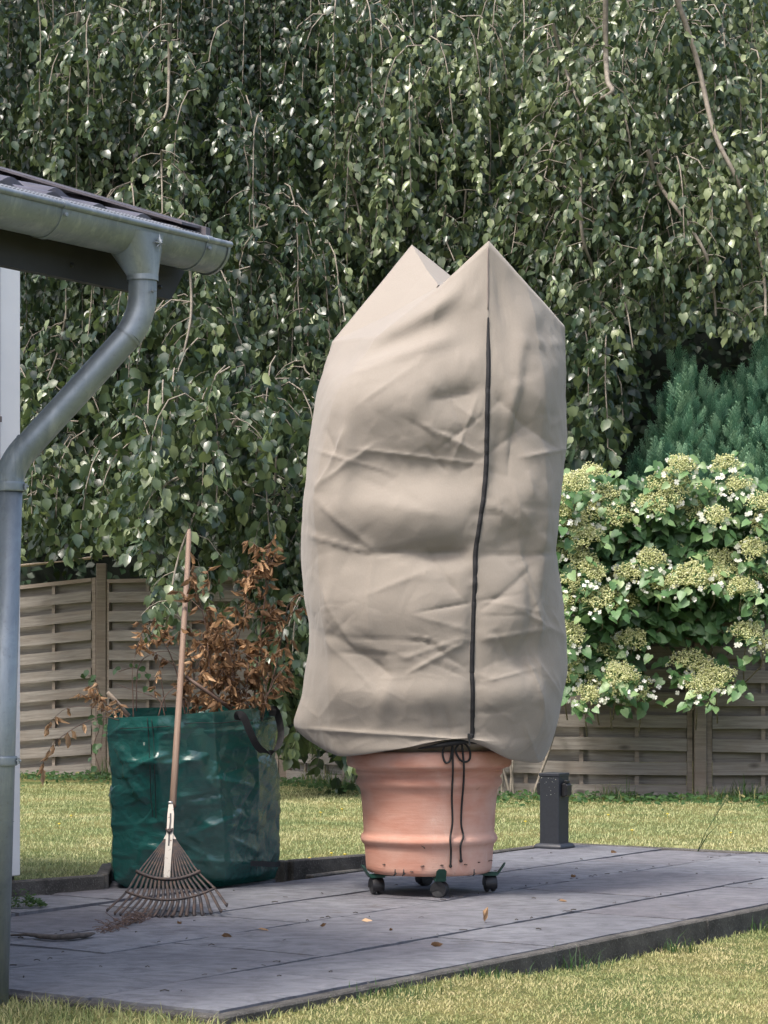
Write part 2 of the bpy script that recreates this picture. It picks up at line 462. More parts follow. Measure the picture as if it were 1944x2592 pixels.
# ------------------------------------------------------------------ patio slabs, kerbs
def slab(mb, a0, a1, b0, b1, top=0.0, n=26):
    """one riven slab with a wavy edge"""
    g_ = .0085; a0 += g_; a1 -= g_; b0 += g_; b1 -= g_
    mb.cur = random.choice((0, 0, 1, 2)); top += random.uniform(-.002, .002); tilt = random.uniform(-.002, .002); sd = random.random() * 90
    na = max(6, int((a1 - a0) / .035)); nb = max(6, int((b1 - b0) / .035))
    rows = []
    for i in range(na + 1):
        r = []
        for j in range(nb + 1):
            a = lerp(a0, a1, i / na); b = lerp(b0, b1, j / nb)
            e = min(i, na - i, j, nb - j)
            if i in (0, na): a += .006 * ns(b * 14, sd) + .003 * ns(b * 50, sd)
            if j in (0, nb): b += .006 * ns(a * 14, sd) + .003 * ns(a * 50, sd)
            z = top + tilt * (a - a0) + .0022 * ns(a * 3, b * 3, sd) + .0014 * ns(a * 10, b * 10, sd) - (.004 if e == 0 else 0)
            r.append(AB(a, b, z))
        rows.append(r)
    mb.grid(rows)
    bd = [rows[0][j] for j in range(nb + 1)], [rows[-1][j] for j in range(nb + 1)], [rows[i][0] for i in range(na + 1)], [rows[i][-1] for i in range(na + 1)]
    for e in bd: mb.grid([e, [Vector((p[0], p[1], -.06)) for p in e]])
pt = MB()
bs = [4.19, 4.69, 5.37, 5.88, 6.47]
cuts = [[5.33, 6.1, 7.25, 8.3, 9.62, 10.55, 11.36], [5.33, 6.55, 7.6, 9.0, 10.1, 11.36], [5.33, 6.2, 7.35, 8.35, 9.45, 10.49, 11.36], [5.33, 6.5, 7.4, 8.61, 9.88, 11.36]]
for k in range(4):
    for a0, a1 in zip(cuts[k][:-1], cuts[k][1:]): slab(pt, a0, a1, bs[k], bs[k + 1])
for a0, a1 in ((7.0, 7.62), (7.62, 8.2), (8.2, 8.75)): slab(pt, a0, a1, 6.53, 7.12)
slab(pt, 6.0, 7.0, 6.53, 7.0)
pat = pt.build("patio", M['slate'], smooth=True); tag(pat, kind="structure")
bd = MB(); bd.box(AB(8.34, 5.32, -.055), A * 3.04, B * 1.18, UP * .035); bd.box(AB(7.4, 6.83, -.055), A * 1.4, B * .30, UP * .035)
tag(bd.build("patio_bedding", M['dirt']), kind="structure")
def kerb_run(mb, p0, p1, w, z0, z1, seg=1.0):
    p0, p1 = Vector(p0), Vector(p1); L = (p1 - p0).length; n = max(1, round(L / seg)); t = (p1 - p0) / L; s = Vector((-t.y, t.x, 0))
    for k in range(n):
        c = p0 + t * L * (k + .5) / n
        mb.box((c.x, c.y, (z0 + z1) / 2 + random.uniform(-.003, .003)), t * (L / n / 2 - .003), s * w / 2, UP * (z1 - z0) / 2, .006)
kb = MB()
kerb_run(kb, AB(5.26, 4.15), AB(11.42, 4.15), .055, -.2, -.004)
kerb_run(kb, AB(11.39, 4.18), AB(11.39, 6.55), .055, -.2, .004)
kerb_run(kb, AB(5.30, 4.18), AB(5.30, 6.5), .05, -.2, -.006)
kerb_run(kb, AB(8.95, 6.50), AB(11.36, 6.50), .05, -.2, .006)
kb2 = [Vector((x, y, 0)) for x, y in BAY]
for p, q in zip(kb2[:-1], kb2[1:]): kerb_run(kb, p, q, .055, -.15, .068)
tag(kb.build("kerb", M['concrete']), kind="structure")

# ------------------------------------------------------------------ house with gutter and downpipe
BEAD = P(380, 571, 7.15)                     # a point on the gutter's front bead
BZ = BEAD.z; RG = .082
def GU(t, o, z): return Vector((BEAD.x, BEAD.y, 0)) + A * t + B * o + UP * z     # along eave, into the house, height
T0, T1 = -3.2, .395
house = thing("garden_house", AB(4.5, 6.0, 0), "low house with dark tiled roof, zinc gutter and white rendered wall", "house")
w = MB()
for a0, a1, b0, b1, z1 in ((3.6, 7.55, 7.03, 9.6, 2.95), (1.5, 5.12, 5.06, 7.026, 2.28)):
    w.box(AB((a0 + a1) / 2, (b0 + b1) / 2, (z1 + .08) / 2), A * (a1 - a0) / 2, B * (b1 - b0) / 2, UP * (z1 - .08) / 2, .004)
w.build("wall", M['render'], house)
w = MB()
for a0, a1, b0, b1 in ((3.6, 7.53, 7.05, 9.6), (1.5, 5.10, 5.08, 7.02)):
    w.box(AB((a0 + a1) / 2, (b0 + b1) / 2, 0), A * (a1 - a0) / 2, B * (b1 - b0) / 2, UP * .079)
w.build("plinth", M['darktrim'], house)
w = MB(); w.box(AB(7.40, 7.024, 1.5), A * .012, B * .004, UP * 1.4)
for zz in (1.32, 2.05): w.box(AB(7.40, 7.022, zz), A * .02, B * .005, UP * .012)
w.box(AB(7.1, 7.026, 1.5), A * .28, B * .003, UP * 1.3)
w.build("door_frame", M['joint'], house)
# roof
SL = math.tan(math.radians(18.6)); EZ = BZ - .004; TV = .30
rf = MB(); rows = []
per, course = .205, .36
nt = int((TV - T0) / .0148); 
olist = []
for c in range(12):
    olist += [(c * course + f * course, c, f) for f in (0.0, .02, .3, .65, .985)]
for o, c, f in olist:
    r = []
    for i in range(nt + 1):
        t = lerp(T0, TV, i / nt); ph = (t / per) % 1.0
        wv = .5 - .5 * math.cos(2 * math.pi * min(1, ph / .62)) if ph < .62 else 0.0
        z = EZ + (o + .022) * SL + .020 * wv + .030 * (1 - f) + .003 * ns(t * 3, o * 3)
        r.append(GU(t, .077 + o, z))
    rows.append(r)
rf.grid(rows)
rf.grid([[GU(lerp(T0, TV, i / nt), .077, EZ - .010) for i in range(nt + 1)], rows[0]])
roof = rf.build("roof", M['tile'], house, angle=35)
w = MB(); w.prism([GU(T0, .08, EZ - .014), GU(T0, 4.3, EZ + 4.22 * SL - .014), GU(T0, 4.3, EZ + 4.22 * SL - .12), GU(T0, .25, EZ + .17 * SL - .12), GU(T0, .18, EZ - .03)], A * (TV - T0 - .02)); w.build("roof_deck", M['darktrim'], house)
w = MB()
w.prism([GU(TV - .015, .01, EZ + .012), GU(TV - .015, 4.3, EZ + .012 + 4.29 * SL), GU(TV - .015, 4.3, EZ + .044 + 4.29 * SL), GU(TV - .015, .01, EZ + .044)], A * .022)
w.prism([GU(TV - .11, .03, EZ + .034 + .02 * SL), GU(TV - .11, 4.3, EZ + .034 + 4.29 * SL), GU(TV - .11, 4.3, EZ + .042 + 4.29 * SL), GU(TV - .11, .03, EZ + .042 + .02 * SL)], A * .094)
w.build("verge_trim", M['tile'], house)
w = MB(); FO = .185
w.prism([GU(T0, FO, 2.168), GU(.327, FO, 2.168), GU(.408, FO, 2.287), GU(.40, FO, BZ + .02), GU(T0, FO, BZ + .02)], B * .028)
fas = w.build("fascia", M['darktrim'], house)
for t, z in ((-.62, 2.21), (-.62, 2.30), (.27, 2.20), (.27, 2.275), (-.15, 2.21)):
    w = MB(); w.lathe(GU(t, FO - .001, z), [(.0001, -.005), (.006, -.004), (.008, 0)], 10, axis=B); w.build("screw", M['blackplastic'], fas, smooth=True)
# gutter: half round with front bead
w = MB(); rows = []
ga = [math.pi + math.pi * k / 20 for k in range(21)]
for rr in (RG, RG - .003):
    rows = [[GU(t, RG + rr * math.cos(q), BZ - .004 + rr * math.sin(q)) for q in ga] for t in np.linspace(T0, T1, 30)]
    w.grid(rows)
w.grid([[GU(T1, RG + rr * math.cos(q), BZ - .004 + rr * math.sin(q)) for q in ga] for rr in (RG + .004, .03, .0005)])
w.grid([[GU(tt, RG + (RG + .004) * math.cos(q), BZ - .004 + (RG + .004) * math.sin(q)) for q in ga] for tt in (T1 - .012, T1)])
w.tube([GU(t, .0, BZ) for t in np.linspace(T0, T1 + .004, 20)], .0105, 12)
gut = w.build("gutter", M['zinc'], house, angle=50)
for tb in (-.385, .285):
    w = MB(); gb = [math.pi * .98 + math.pi * 1.0 * k / 24 for k in range(25)]
    for rr in (RG + .0035, RG + .0005):
        w.grid([[GU(tb + s_, RG + rr * math.cos(q), BZ - .004 + rr * math.sin(q)) for q in gb] for s_ in (-.012, .012)])
    for s_ in (-.012, .012): w.grid([[GU(tb + s_, RG + rr * math.cos(q), BZ - .004 + rr * math.sin(q)) for q in gb] for rr in (RG + .0035, RG + .0005)])
    w.tube([GU(tb - .012, 0, BZ), GU(tb + .012, 0, BZ)], .013, 12)
    w.lathe(GU(tb, -.004, BZ - .028), [(.0001, -.006), (.006, -.005), (.007, 0)], 10, axis=B)
    w.build("gutter_bracket", M['zinc'], gut, angle=40)
w = MB(); w.grid([[GU(t, o, BZ + .004 + .032 * math.sin(math.pi * (o - .004) / .13) + .002 * ns(t * 30, o * 60)) for o in np.linspace(.004, .10, 8)] for t in np.linspace(T0, .31, 60)])
for k in range(len(w.g)): w.g[k] = w.v[k]
w.build("leaf_guard", M['guard'], gut, smooth=True)
# outlet funnel (flat front with slanted sides running down into the pipe)
PC = P(361, 700, 7.19)                        # pipe centre under the funnel
PR = .0435
fun = []
for f in np.linspace(0, 1, 9):
    r = []
    zt = lerp(BZ - .022, PC.z, f)
    wdt = lerp(.092, PR + .004, f ** .85); dpt = lerp(.088, PR + .004, f ** .9)
    cen = lerp(GU(-.0, RG * .98, 0), Vector((PC.x, PC.y, 0)), f ** .9)
    ex = lerp(2.2, 1.0, f)
    for k in range(40):
        q = 2 * math.pi * k / 40; cq, sq = math.cos(q), math.sin(q)
        e = 2 / (2 + 1.6 * (1 - f))
        r.append(cen + A * wdt * math.copysign(abs(cq) ** e, cq) + B * dpt * math.copysign(abs(sq) ** e, sq) + UP * zt)
    fun.append(r)
w = MB(); w.grid(fun, closed=True)
w.tube([PC + UP * .004, PC - UP * .014], [PR + .005, PR + .005], 32, cap=False)
outlet = w.build("gutter_outlet", M['zinc'], gut, angle=45)
def star(center, nrm, up, R):
    mb = MB(); nrm = Vector(nrm).normalized(); u = Vector(up).normalized(); s_ = u.cross(nrm).normalized()
    pts = []
    for k in range(16):
        q = math.pi * k / 8
        rr = R * (.28 if k % 2 else (1.0 if k % 4 == 0 else .68))
        pts.append(Vector(center) + (u * math.cos(q) + s_ * math.sin(q)) * rr)
    mb.add(pts + [Vector(center) + nrm * R * .3], [(k, (k + 1) % 16, 16) for k in range(16)])
    return mb
def funnel_front(fz, tA):
    i = fz * 8; i0 = int(i); fr = i - i0
    pa = min(fun[i0], key=lambda p: (p - GU(tA, -.02, p.z)).length); pb = min(fun[i0 + 1], key=lambda p: (p - GU(tA, -.02, p.z)).length)
    return lerp(pa, pb, fr)
w = star(funnel_front(.22, .03) - B * .006, -B + UP * -.1, UP, .030); w.build("star_emblem", M['zinc'], outlet)
def smooth_path(ctrl, n=8):
    """Catmull-Rom through the control points"""
    c = [Vector(p) for p in ctrl]; c = [c[0] * 2 - c[1]] + c + [c[-1] * 2 - c[-2]]; out = []
    for i in range(1, len(c) - 2):
        for k in range(n):
            t = k / n
            out.append(.5 * ((2 * c[i]) + (c[i + 1] - c[i - 1]) * t + (2 * c[i - 1] - 5 * c[i] + 4 * c[i + 1] - c[i + 2]) * t * t + (3 * c[i] - c[i - 1] - 3 * c[i + 1] + c[i + 2]) * t ** 3))
    out.append(c[-2]); return out
def bend(p0, corner, p1, n=14):
    return [(1 - t) ** 2 * p0 + 2 * t * (1 - t) * corner + t * t * p1 for t in np.linspace(0, 1, n)]
q0, q1, qc, q2 = PC, P(361, 738, 7.19), P(361, 800, 7.19), P(324, 852, 7.17)
q3, q4, q5 = P(72, 1128, 7.11), P(24, 1176, 7.10), P(24, 1226, 7.10)
q6 = P(-13, 2548, 7.08)
down = thing("downpipe", q6, "zinc downpipe with slanted swan neck standing in front of the white wall", "downpipe")
down.parent = None
w = MB(); w.tube([q0, q1], PR, 32, cap=False); w.tube(bend(q1, qc, q2), PR, 32, cap=False)
el = w.build("elbow", M['zinc'], down, smooth=True)
w = star(P(386, 738, 7.15) + Vector((0, 0, 0)), (.25, -1, 0), UP, .013); w.build("star_emblem", M['zinc'], el)
dv = (q3 - q2).normalized()
w = MB(); w.tube([q2 - dv * .004, q3 + dv * .006], PR - .002, 32, cap=False); w.tube([q2 - dv * .006, q2 + dv * .003], PR + .0015, 32, cap=False); w.build("slanted_pipe", M['zinc'], down, smooth=True)
w = MB(); w.tube(bend(q3, q4, q5), PR, 32, cap=False); w.tube([q3 - dv * .004, q3 + dv * .004], PR + .0015, 32, cap=False); w.build("elbow", M['zinc'], down, smooth=True)
w = MB(); w.tube([q5 + UP * .03, q6], PR - .003, 32); w.tube([q5 + UP * .03, q5 - UP * .005], PR + .001, 32, cap=False)
for f in (.645,): w.tube([lerp(q5, q6, f), lerp(q5, q6, f + .0012)], PR - .0015, 32, cap=False)
w.build("straight_pipe", M['zinc'], down, smooth=True)
for f in (.005, .53):
    c = lerp(q5, q6, f)
    w = MB(); rr = PR + .002
    w.lathe(c, [(rr - .002, -.014), (rr + .001, -.014), (rr + .003, -.008), (rr + .001, 0), (rr + .003, .008), (rr + .001, .014), (rr - .002, .014)], 32)
    w.tube([c + Vector((rr - .004, -.008, 0)), c + Vector((rr + .014, -.008, 0))], .004, 8)
    w.box(c + Vector((rr + .006, -.008, 0)), (.003, 0, 0), (0, .008, 0), (0, 0, .009))
    w.build("pipe_clamp", M['zinc'], down, angle=40)

# ------------------------------------------------------------------ fence
fence = thing("garden_fence", (0, 18.5, -.06), "weathered grey wooden fence of woven horizontal slats along the back of the lawn", "fence")
def fence_panel(p0, p1, z0l, z0r, H):
    """panel from p0 to p1 (plan), bottoms z0l/z0r"""
    p0 = Vector((p0[0], p0[1], z0l)); p1 = Vector((p1[0], p1[1], z0r)); t = p1 - p0; L = t.length; t.normalize()
    nrm = Vector((t.y, -t.x, 0)).normalized(); nrm = -nrm if nrm.y > 0 else nrm
    c0 = p0 + (p1 - p0) / 2
    fr = MB()
    for s_ in (-1, 1): fr.box(c0 + t * s_ * (L / 2 - .022) + UP * H / 2, t * .021, nrm * .022, UP * H / 2)
    fr.box(c0 + UP * (H - .018) + nrm * .003, t * (L / 2 - .044), nrm * .024, UP * .018)
    pan = fr.build("fence_panel", M['fencepost'], fence)
    sl = MB(); k = 0; z = .05; hw = .050
    while z + hw < H - .03:
        front = (k % 2 == 0)
        n_ = 12; L2 = L / 2 - .046; hh = hw if front else .047
        o0 = (.024 if front else -.030); off = Vector((random.random() * 50, random.random() * 50, 0)); sag = random.uniform(-.006, .006); tl = random.uniform(-.004, .004)
        rows_v = []
        for i in range(n_ + 1):
            u = -1 + 2 * i / n_
            bow = (.012 if front else -.010) * (1 - u * u) + .004 * math.cos(u * math.pi * 2)
            cc = c0 + t * u * L2 + UP * (z + sag * (1 - u * u) + tl * u) + nrm * (o0 + bow)
            for dz, dn in ((-hh, -.005), (hh, -.005), (hh, .005), (-hh, .005)): rows_v.append((cc + UP * dz + nrm * dn, off + Vector((u * L2, dz, dn))))
        fs = [(i * 4 + a_, i * 4 + (a_ + 1) % 4, i * 4 + 4 + (a_ + 1) % 4, i * 4 + 4 + a_) for i in range(n_) for a_ in range(4)]
        fs += [(3, 2, 1, 0), (n_ * 4, n_ * 4 + 1, n_ * 4 + 2, n_ * 4 + 3)]
        sl.add([r[0] for r in rows_v], fs, [r[1] for r in rows_v])
        z += .091; k += 1
    sl.build("slats", M['fence'], pan)
    bt = MB()
    for j in (1, 2, 3): bt.box(c0 + t * (L * (j / 4 - .5)) + UP * (H / 2 - .01) + nrm * .004, t * .016, nrm * .009, UP * (H / 2 - .03))
    bt.build("battens", M['fencepost'], pan)
posts = [(-4.5, 23.0, 1.85), (-2.68, 22.3, 2.0), (-.90, 21.3, 1.87), (-.135, 19.9, 1.87), (.63, 18.55, 1.87), (2.48, 18.45, 1.87), (4.33, 18.2, 1.87)]
for k, (x, y, h) in enumerate(posts):
    w = MB(); w.box((x, y - .02, h / 2 - .15), (.047, 0, 0), (0, .045, 0), (0, 0, h / 2 + .1), .005); w.build("fence_post", M['fencepost'], fence)
bz = [(-.19, -.04), (-.06, -.06), (-.06, -.06), (-.06, -.06), (-.035, -.055), (-.055, -.06)]
for k in range(6):
    p0, p1 = Vector(posts[k][:2]), Vector(posts[k + 1][:2]); u = (p1 - p0).normalized() * .055
    fence_panel(p0 + u, p1 - u, bz[k][0], bz[k][1], 1.86)
w = MB(); w.tube(smooth_path([P(30, 1434, 22.32), P(160, 1421, 22.3), P(262, 1408, 22.29), P(330, 1404, 22.3), P(372, 1398, 22.3)], 5), [.028 * (.7 + .3 * math.sin(i)) for i in range(21)], 7, flat=.55)
tag(w.build("wooden_lath", M['palewood'], smooth=True), "long pale split wooden lath lying across the top of the fence post", "lath")

# ------------------------------------------------------------------ weeping beech
def YBOT(x, d):
    yb = interp(x, [-80, 360, 372, 480, 500, 640, 655, 770, 780, 900, 910, 1400, 1410, 1590, 1620, 2050],
                   [1372, 1372, 1620, 1650, 1500, 1570, 1800, 1930, 1990, 2000, 1500, 1500, 1200, 1190, 830, 790])
    if d > 20.8 and 360 < x < 900: yb = min(yb, 1500)
    return yb
lp, la, ln, lz, lt = [], [], [], [], []
twigs = MB()
def emit(p, ax, size, tint):
    ph = rng.normal(0, 1.0); q = Vector((math.sin(ph) * .9 + rng.normal(0, .3), -math.cos(ph) * .8, .30 + rng.normal(0, .5)))
    lp.append(tuple(p)); la.append(tuple(ax)); ln.append(tuple(q)); lz.append(size); lt.append(tint)
def strand(p0, length, dir0, size, tint0, thick=.004, dense=1.0):
    p = Vector(p0); d = Vector(dir0).normalized(); step = .085; n = int(length / step); pts = [p.copy()]
    sd = random.random() * 100; side = 1
    for i in range(n):
        d = (d * .80 + Vector((.09 * ns(i * .35, sd), .09 * ns(i * .35, sd + 40), -.34))).normalized()
        p = p + d * step; pts.append(p.copy())
        if YS(p) > YBOT(XS(p), p.y) + random.uniform(-30, 40): break
        for r_ in range(2):
            if random.random() > .78 * dense: continue
            side = -side
            ax = Vector((side * random.uniform(.1, .75), random.uniform(-.6, .25), -random.uniform(.5, 1.3)))
            emit(p + ax * .015, ax, size * random.uniform(.45, 1.25), min(1, max(0, tint0 + rng.normal(0, .22))))
        if random.random() < .27 * dense:
            tp = p.copy(); td = Vector((random.uniform(-1, 1), random.uniform(-1, .4), random.uniform(-.5, .3))).normalized(); tw = [tp.copy()]
            for j in range(random.randint(2, 5)):
                td = (td * .8 + Vector((0, 0, -.32))).normalized(); tp = tp + td * .065; tw.append(tp.copy())
                if YS(tp) > YBOT(XS(tp), tp.y) + 45: break
                for r_ in range(2):
                    sgn = 1 if r_ else -1
                    ax = td + Vector((sgn * random.uniform(.2, .8), random.uniform(-.5, .3), -random.uniform(.1, .8)))
                    emit(tp, ax, size * random.uniform(.55, 1.15), min(1, max(0, tint0 + .06 * j + rng.normal(0, .15))))
            if tp.y < 20.6 and len(tw) > 1 and random.random() < .6: twigs.tube(tw, thick * .35, 3, cap=False)
    if len(pts) > 2 and p0[1] < 21.2 and random.random() < .55: twigs.tube(pts[::2] if len(pts) > 5 else pts, [thick * (1.2 - .8 * i / len(pts)) for i in range(len(pts[::2] if len(pts) > 5 else pts))], 4, cap=False)
beech = thing("weeping_beech", (1.4, 24.0, -.1), "tall weeping beech whose leafy green strands hang like a curtain behind the fence", "tree")
# back and middle curtains
for layer, (d0, d1, count, sz) in enumerate(((22.6, 24.4, 330, .092), (21.6, 22.6, 130, .088))):
    for k in range(count):
        d = random.uniform(d0, d1); x = random.uniform(-110, 2060); y = random.uniform(-330, 1380)
        if y > YBOT(x, d) - 40: continue
        if ns(x * .009, y * .0016, 11 + layer) < -.02 - .12 * (1 - layer): continue
        hue = .40 + .10 * (x / 1944) + .22 * ns(x * .004, y * .003, 5) + random.gauss(0, .12) + (.16 if x > 1300 and y < 650 else 0)  # upper right strands get a paler tint: sunlight put into leaf colour
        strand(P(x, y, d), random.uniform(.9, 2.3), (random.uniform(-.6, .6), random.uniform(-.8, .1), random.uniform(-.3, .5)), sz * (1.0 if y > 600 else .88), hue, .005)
# falls: bundles of long strands hanging close together, dark between them
rf_ = random.Random(21)
NF = 92
for k in range(NF):
    x = -110 + 2170 * ((k * .618034) % 1.0) + rf_.uniform(-30, 30); y = rf_.choice((rf_.uniform(-330, 0), rf_.uniform(-200, 420), rf_.uniform(200, 900))); d = rf_.uniform(20.3, 22.2)
    if y > YBOT(x, d) - 150: continue
    root = P(x, y, d); hue = .40 + .13 * (x / 1944) + (.14 if x > 1250 and y < 500 else 0) + rf_.gauss(0, .15); L0 = rf_.uniform(1.2, 3.0); sz = .072 + .022 * min(1, max(0, (y + 150) / 900)) + .006 * rf_.random()  # same paler tint at upper right, sunlight painted into the leaves
    for j in range(rf_.randint(9, 14)):
        off = Vector((rf_.gauss(0, .13), rf_.uniform(-.25, .25), rf_.uniform(-.35, .25)))
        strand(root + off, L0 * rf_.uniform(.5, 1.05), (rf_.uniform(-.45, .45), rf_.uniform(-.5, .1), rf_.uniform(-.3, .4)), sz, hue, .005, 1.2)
# front clusters, each a fall of strands from one bough
clusters = [(60, -120, 900, 20.4), (250, 60, 480, 20.2), (330, 520, 460, 19.8), (150, 250, 420, 20.6), (470, 620, 420, 19.4), (610, 250, 520, 20.0), (720, 520, 560, 19.7), (560, 830, 460, 18.9), (420, 1080, 420, 18.2), (500, 1010, 420, 18.0),
            (640, 1000, 560, 18.8), (700, 1300, 520, 18.9), (730, 1500, 420, 18.8), (840, 1480, 460, 18.9), (845, 1640, 380, 18.7), (740, 1600, 360, 18.6), (800, 1720, 290, 18.7), (880, 60, 560, 20.2), (1000, 260, 420, 20.0), (1130, 120, 520, 20.0), (1280, 20, 520, 20.2), (1330, 420, 440, 19.9), (1480, 240, 640, 19.6),
            (1560, 500, 560, 19.5), (1660, 130, 640, 19.8), (1740, 460, 420, 19.4), (1860, 380, 480, 19.3), (1930, 120, 560, 19.8), (1480, 800, 420, 19.4), (1560, 900, 330, 19.4), (90, 950, 460, 20.4), (150, 1180, 260, 20.2), (250, 1230, 220, 20.0), (330, 1120, 330, 19.6), (800, 700, 520, 19.9), (480, 120, 460, 20.4), (1790, 60, 420, 19.6), (1400, 560, 500, 19.8)]
for cx, cy, span, d in clusters:
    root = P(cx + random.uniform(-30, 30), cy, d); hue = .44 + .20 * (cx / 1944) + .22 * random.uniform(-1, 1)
    big = .104 if cy > 700 else .088
    for k in range(18):
        off = Vector((random.gauss(0, .20), random.uniform(-.3, .45), random.uniform(-.25, .25)))
        L = span * d / F * random.uniform(.5, 1.08)
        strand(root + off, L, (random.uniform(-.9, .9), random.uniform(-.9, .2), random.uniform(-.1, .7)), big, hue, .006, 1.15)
LIMBS = [([(1533, -60), (1533, 112), (1538, 204), (1548, 234), (1487, 275), (1474, 356), (1469, 509), (1477, 611), (1507, 702), (1500, 800)], 19.05, .024),
         ([(1548, 234), (1568, 265), (1590, 330), (1600, 420)], 19.1, .014), ([(1700, -40), (1762, 143), (1807, 331), (1863, 448), (1909, 565), (1935, 713), (1938, 800)], 19.0, .024),
         ([(1640, 380), (1670, 468), (1736, 560), (1787, 646), (1807, 738), (1812, 800)], 18.95, .02), ([(1400, 60), (1421, 143), (1441, 204), (1472, 275), (1480, 300)], 19.2, .016),
         ([(1390, 200), (1384, 250), (1374, 300)], 19.2, .01), ([(1441, 204), (1420, 300), (1395, 380), (1378, 450)], 19.1, .011), ([(470, 560), (481, 684), (483, 802), (460, 920), (443, 1055), (430, 1120)], 18.6, .013),
         ([(409, 380), (409, 422), (411, 540)], 19.2, .012), ([(600, 1060), (553, 1118), (490, 1190), (422, 1224), (390, 1290)], 17.7, .015), ([(553, 1118), (520, 1230), (455, 1400), (430, 1520), (420, 1585)], 17.6, .011),
         ([(668, 1000), (655, 1100), (640, 1220), (628, 1300)], 18.4, .011), ([(700, 1150), (690, 1300), (670, 1420), (700, 1540)], 18.5, .009), ([(775, 780), (780, 870), (770, 930), (800, 960)], 19.3, .012),
         ([(430, 60), (428, 140), (425, 260), (415, 300)], 19.8, .018), ([(200, 30), (190, 120), (150, 190), (100, 260)], 20.0, .02), ([(1570, 620), (1572, 720), (1590, 800), (1602, 880)], 19.0, .01),
         ([(1130, 520), (1120, 580), (1150, 660)], 19.6, .01), ([(1180, 480), (1172, 580), (1165, 680)], 19.7, .009), ([(1300, 480), (1306, 560), (1295, 640)], 19.5, .008),
         ([(170, 780), (150, 880), (120, 960)], 20.0, .011), ([(105, 1120), (112, 1200), (85, 1260)], 19.6, .009), ([(880, 440), (905, 520), (915, 600)], 19.7, .01), ([(640, 480), (650, 580), (640, 680)], 19.6, .009)]
for pts, d, r in LIMBS:
    c = [P(x, y, d + .12 * math.sin(i * 1.7)) for i, (x, y) in enumerate(pts)]
    sp = smooth_path(c, 6); limb = MB(); limb.tube(sp, [r * (1 - .55 * i / len(sp)) for i in range(len(sp))], 7, cap=False); limb.build("limb", M['bark'], beech, smooth=True)
    for i in range(0, len(sp), 2):
        for _ in range(2):
            L_ = random.uniform(.2, .5)
            strand(sp[i], L_, (random.choice((-1, 1)) * random.uniform(.5, 1), random.uniform(-.3, .5), random.uniform(-.2, .4)), .09, .6 + (.08 if pts[0][0] > 1300 else 0), .004, .8)  # right-hand limb leaves tinted paler, sunlight in the colour
tk = MB(); base = Vector((1.4, 24.9, -.15))
tk.tube(smooth_path([base, base + Vector((.1, 0, 2)), base + Vector((-.1, -.2, 4.5)), base + Vector((.15, -.3, 7.6))], 6), [.34 - .009 * i for i in range(19)], 14)
tk.build("trunk", M['bark'], beech, smooth=True)
top = base + Vector((.1, -.3, 7.4))
for k in range(12):
    q = -math.pi * (k + .5) / 12; r_ = random.uniform(2.6, 4.6)
    e = Vector((top.x - .6 + r_ * math.cos(q) * 1.25, max(20.2, top.y + r_ * math.sin(q)), 8.9))
    sp = smooth_path([top - UP * random.uniform(.2, 1.5), lerp(top, e, .45) + UP * 1.0, lerp(top, e, .85) + UP * .6, e, e - UP * .7], 5)
    limb = MB(); limb.tube(sp, [.09 * (1 - .75 * i / len(sp)) for i in range(len(sp))], 8); limb.build("limb", M['bark'], beech, smooth=True)
twigs.build("twigs", M['bark'], beech, smooth=True)
n_l = len(lp)
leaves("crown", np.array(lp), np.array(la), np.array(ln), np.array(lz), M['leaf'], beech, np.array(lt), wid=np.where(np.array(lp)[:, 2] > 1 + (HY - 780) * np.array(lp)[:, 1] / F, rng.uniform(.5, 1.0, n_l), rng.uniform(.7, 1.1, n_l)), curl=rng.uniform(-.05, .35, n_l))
print("beech leaves", n_l)

# dense dark hedge behind, closing the view
hedge = thing("hedge", (0, 26, -.1), "tall dark evergreen hedge filling the gaps behind the weeping beech", "hedge")
rows = []
hx = np.linspace(-8, 8, 70)
def hedge_top(x): return 9.8 + .5 * ns(x * .8, 3.3)
for f in np.linspace(0, 1, 40):
    rows.append([(x, 25.6 + .55 * ns(x * .9, f * 6, 2) + .25 * ns(x * 3, f * 18, 4) + (1.5 * max(0, f - .85) / .15), -.2 + f * hedge_top(x)) for x in hx])
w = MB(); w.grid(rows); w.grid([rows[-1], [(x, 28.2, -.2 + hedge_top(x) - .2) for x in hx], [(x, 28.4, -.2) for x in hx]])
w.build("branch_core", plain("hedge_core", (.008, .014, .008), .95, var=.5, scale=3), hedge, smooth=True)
n_h = 15000
hxx = rng.uniform(-5.5, 5.5, n_h); hf = rng.uniform(0.05, 1.0, n_h)
hp = np.array([(x, 25.45 + .55 * ns(x * .9, f * 6, 2) + .25 * ns(x * 3, f * 18, 4) - rng.uniform(0, .25), -.2 + f * hedge_top(x)) for x, f in zip(hxx, hf)])
leaves("crown", hp, np.stack([rng.normal(0, .6, n_h), rng.normal(-.3, .3, n_h), rng.normal(-.4, .6, n_h)], 1), np.stack([rng.normal(0, .6, n_h), np.full(n_h, -.8), rng.normal(.4, .5, n_h)], 1), rng.uniform(.08, .14, n_h), M['hedge'], hedge, rng.uniform(0, 1, n_h))

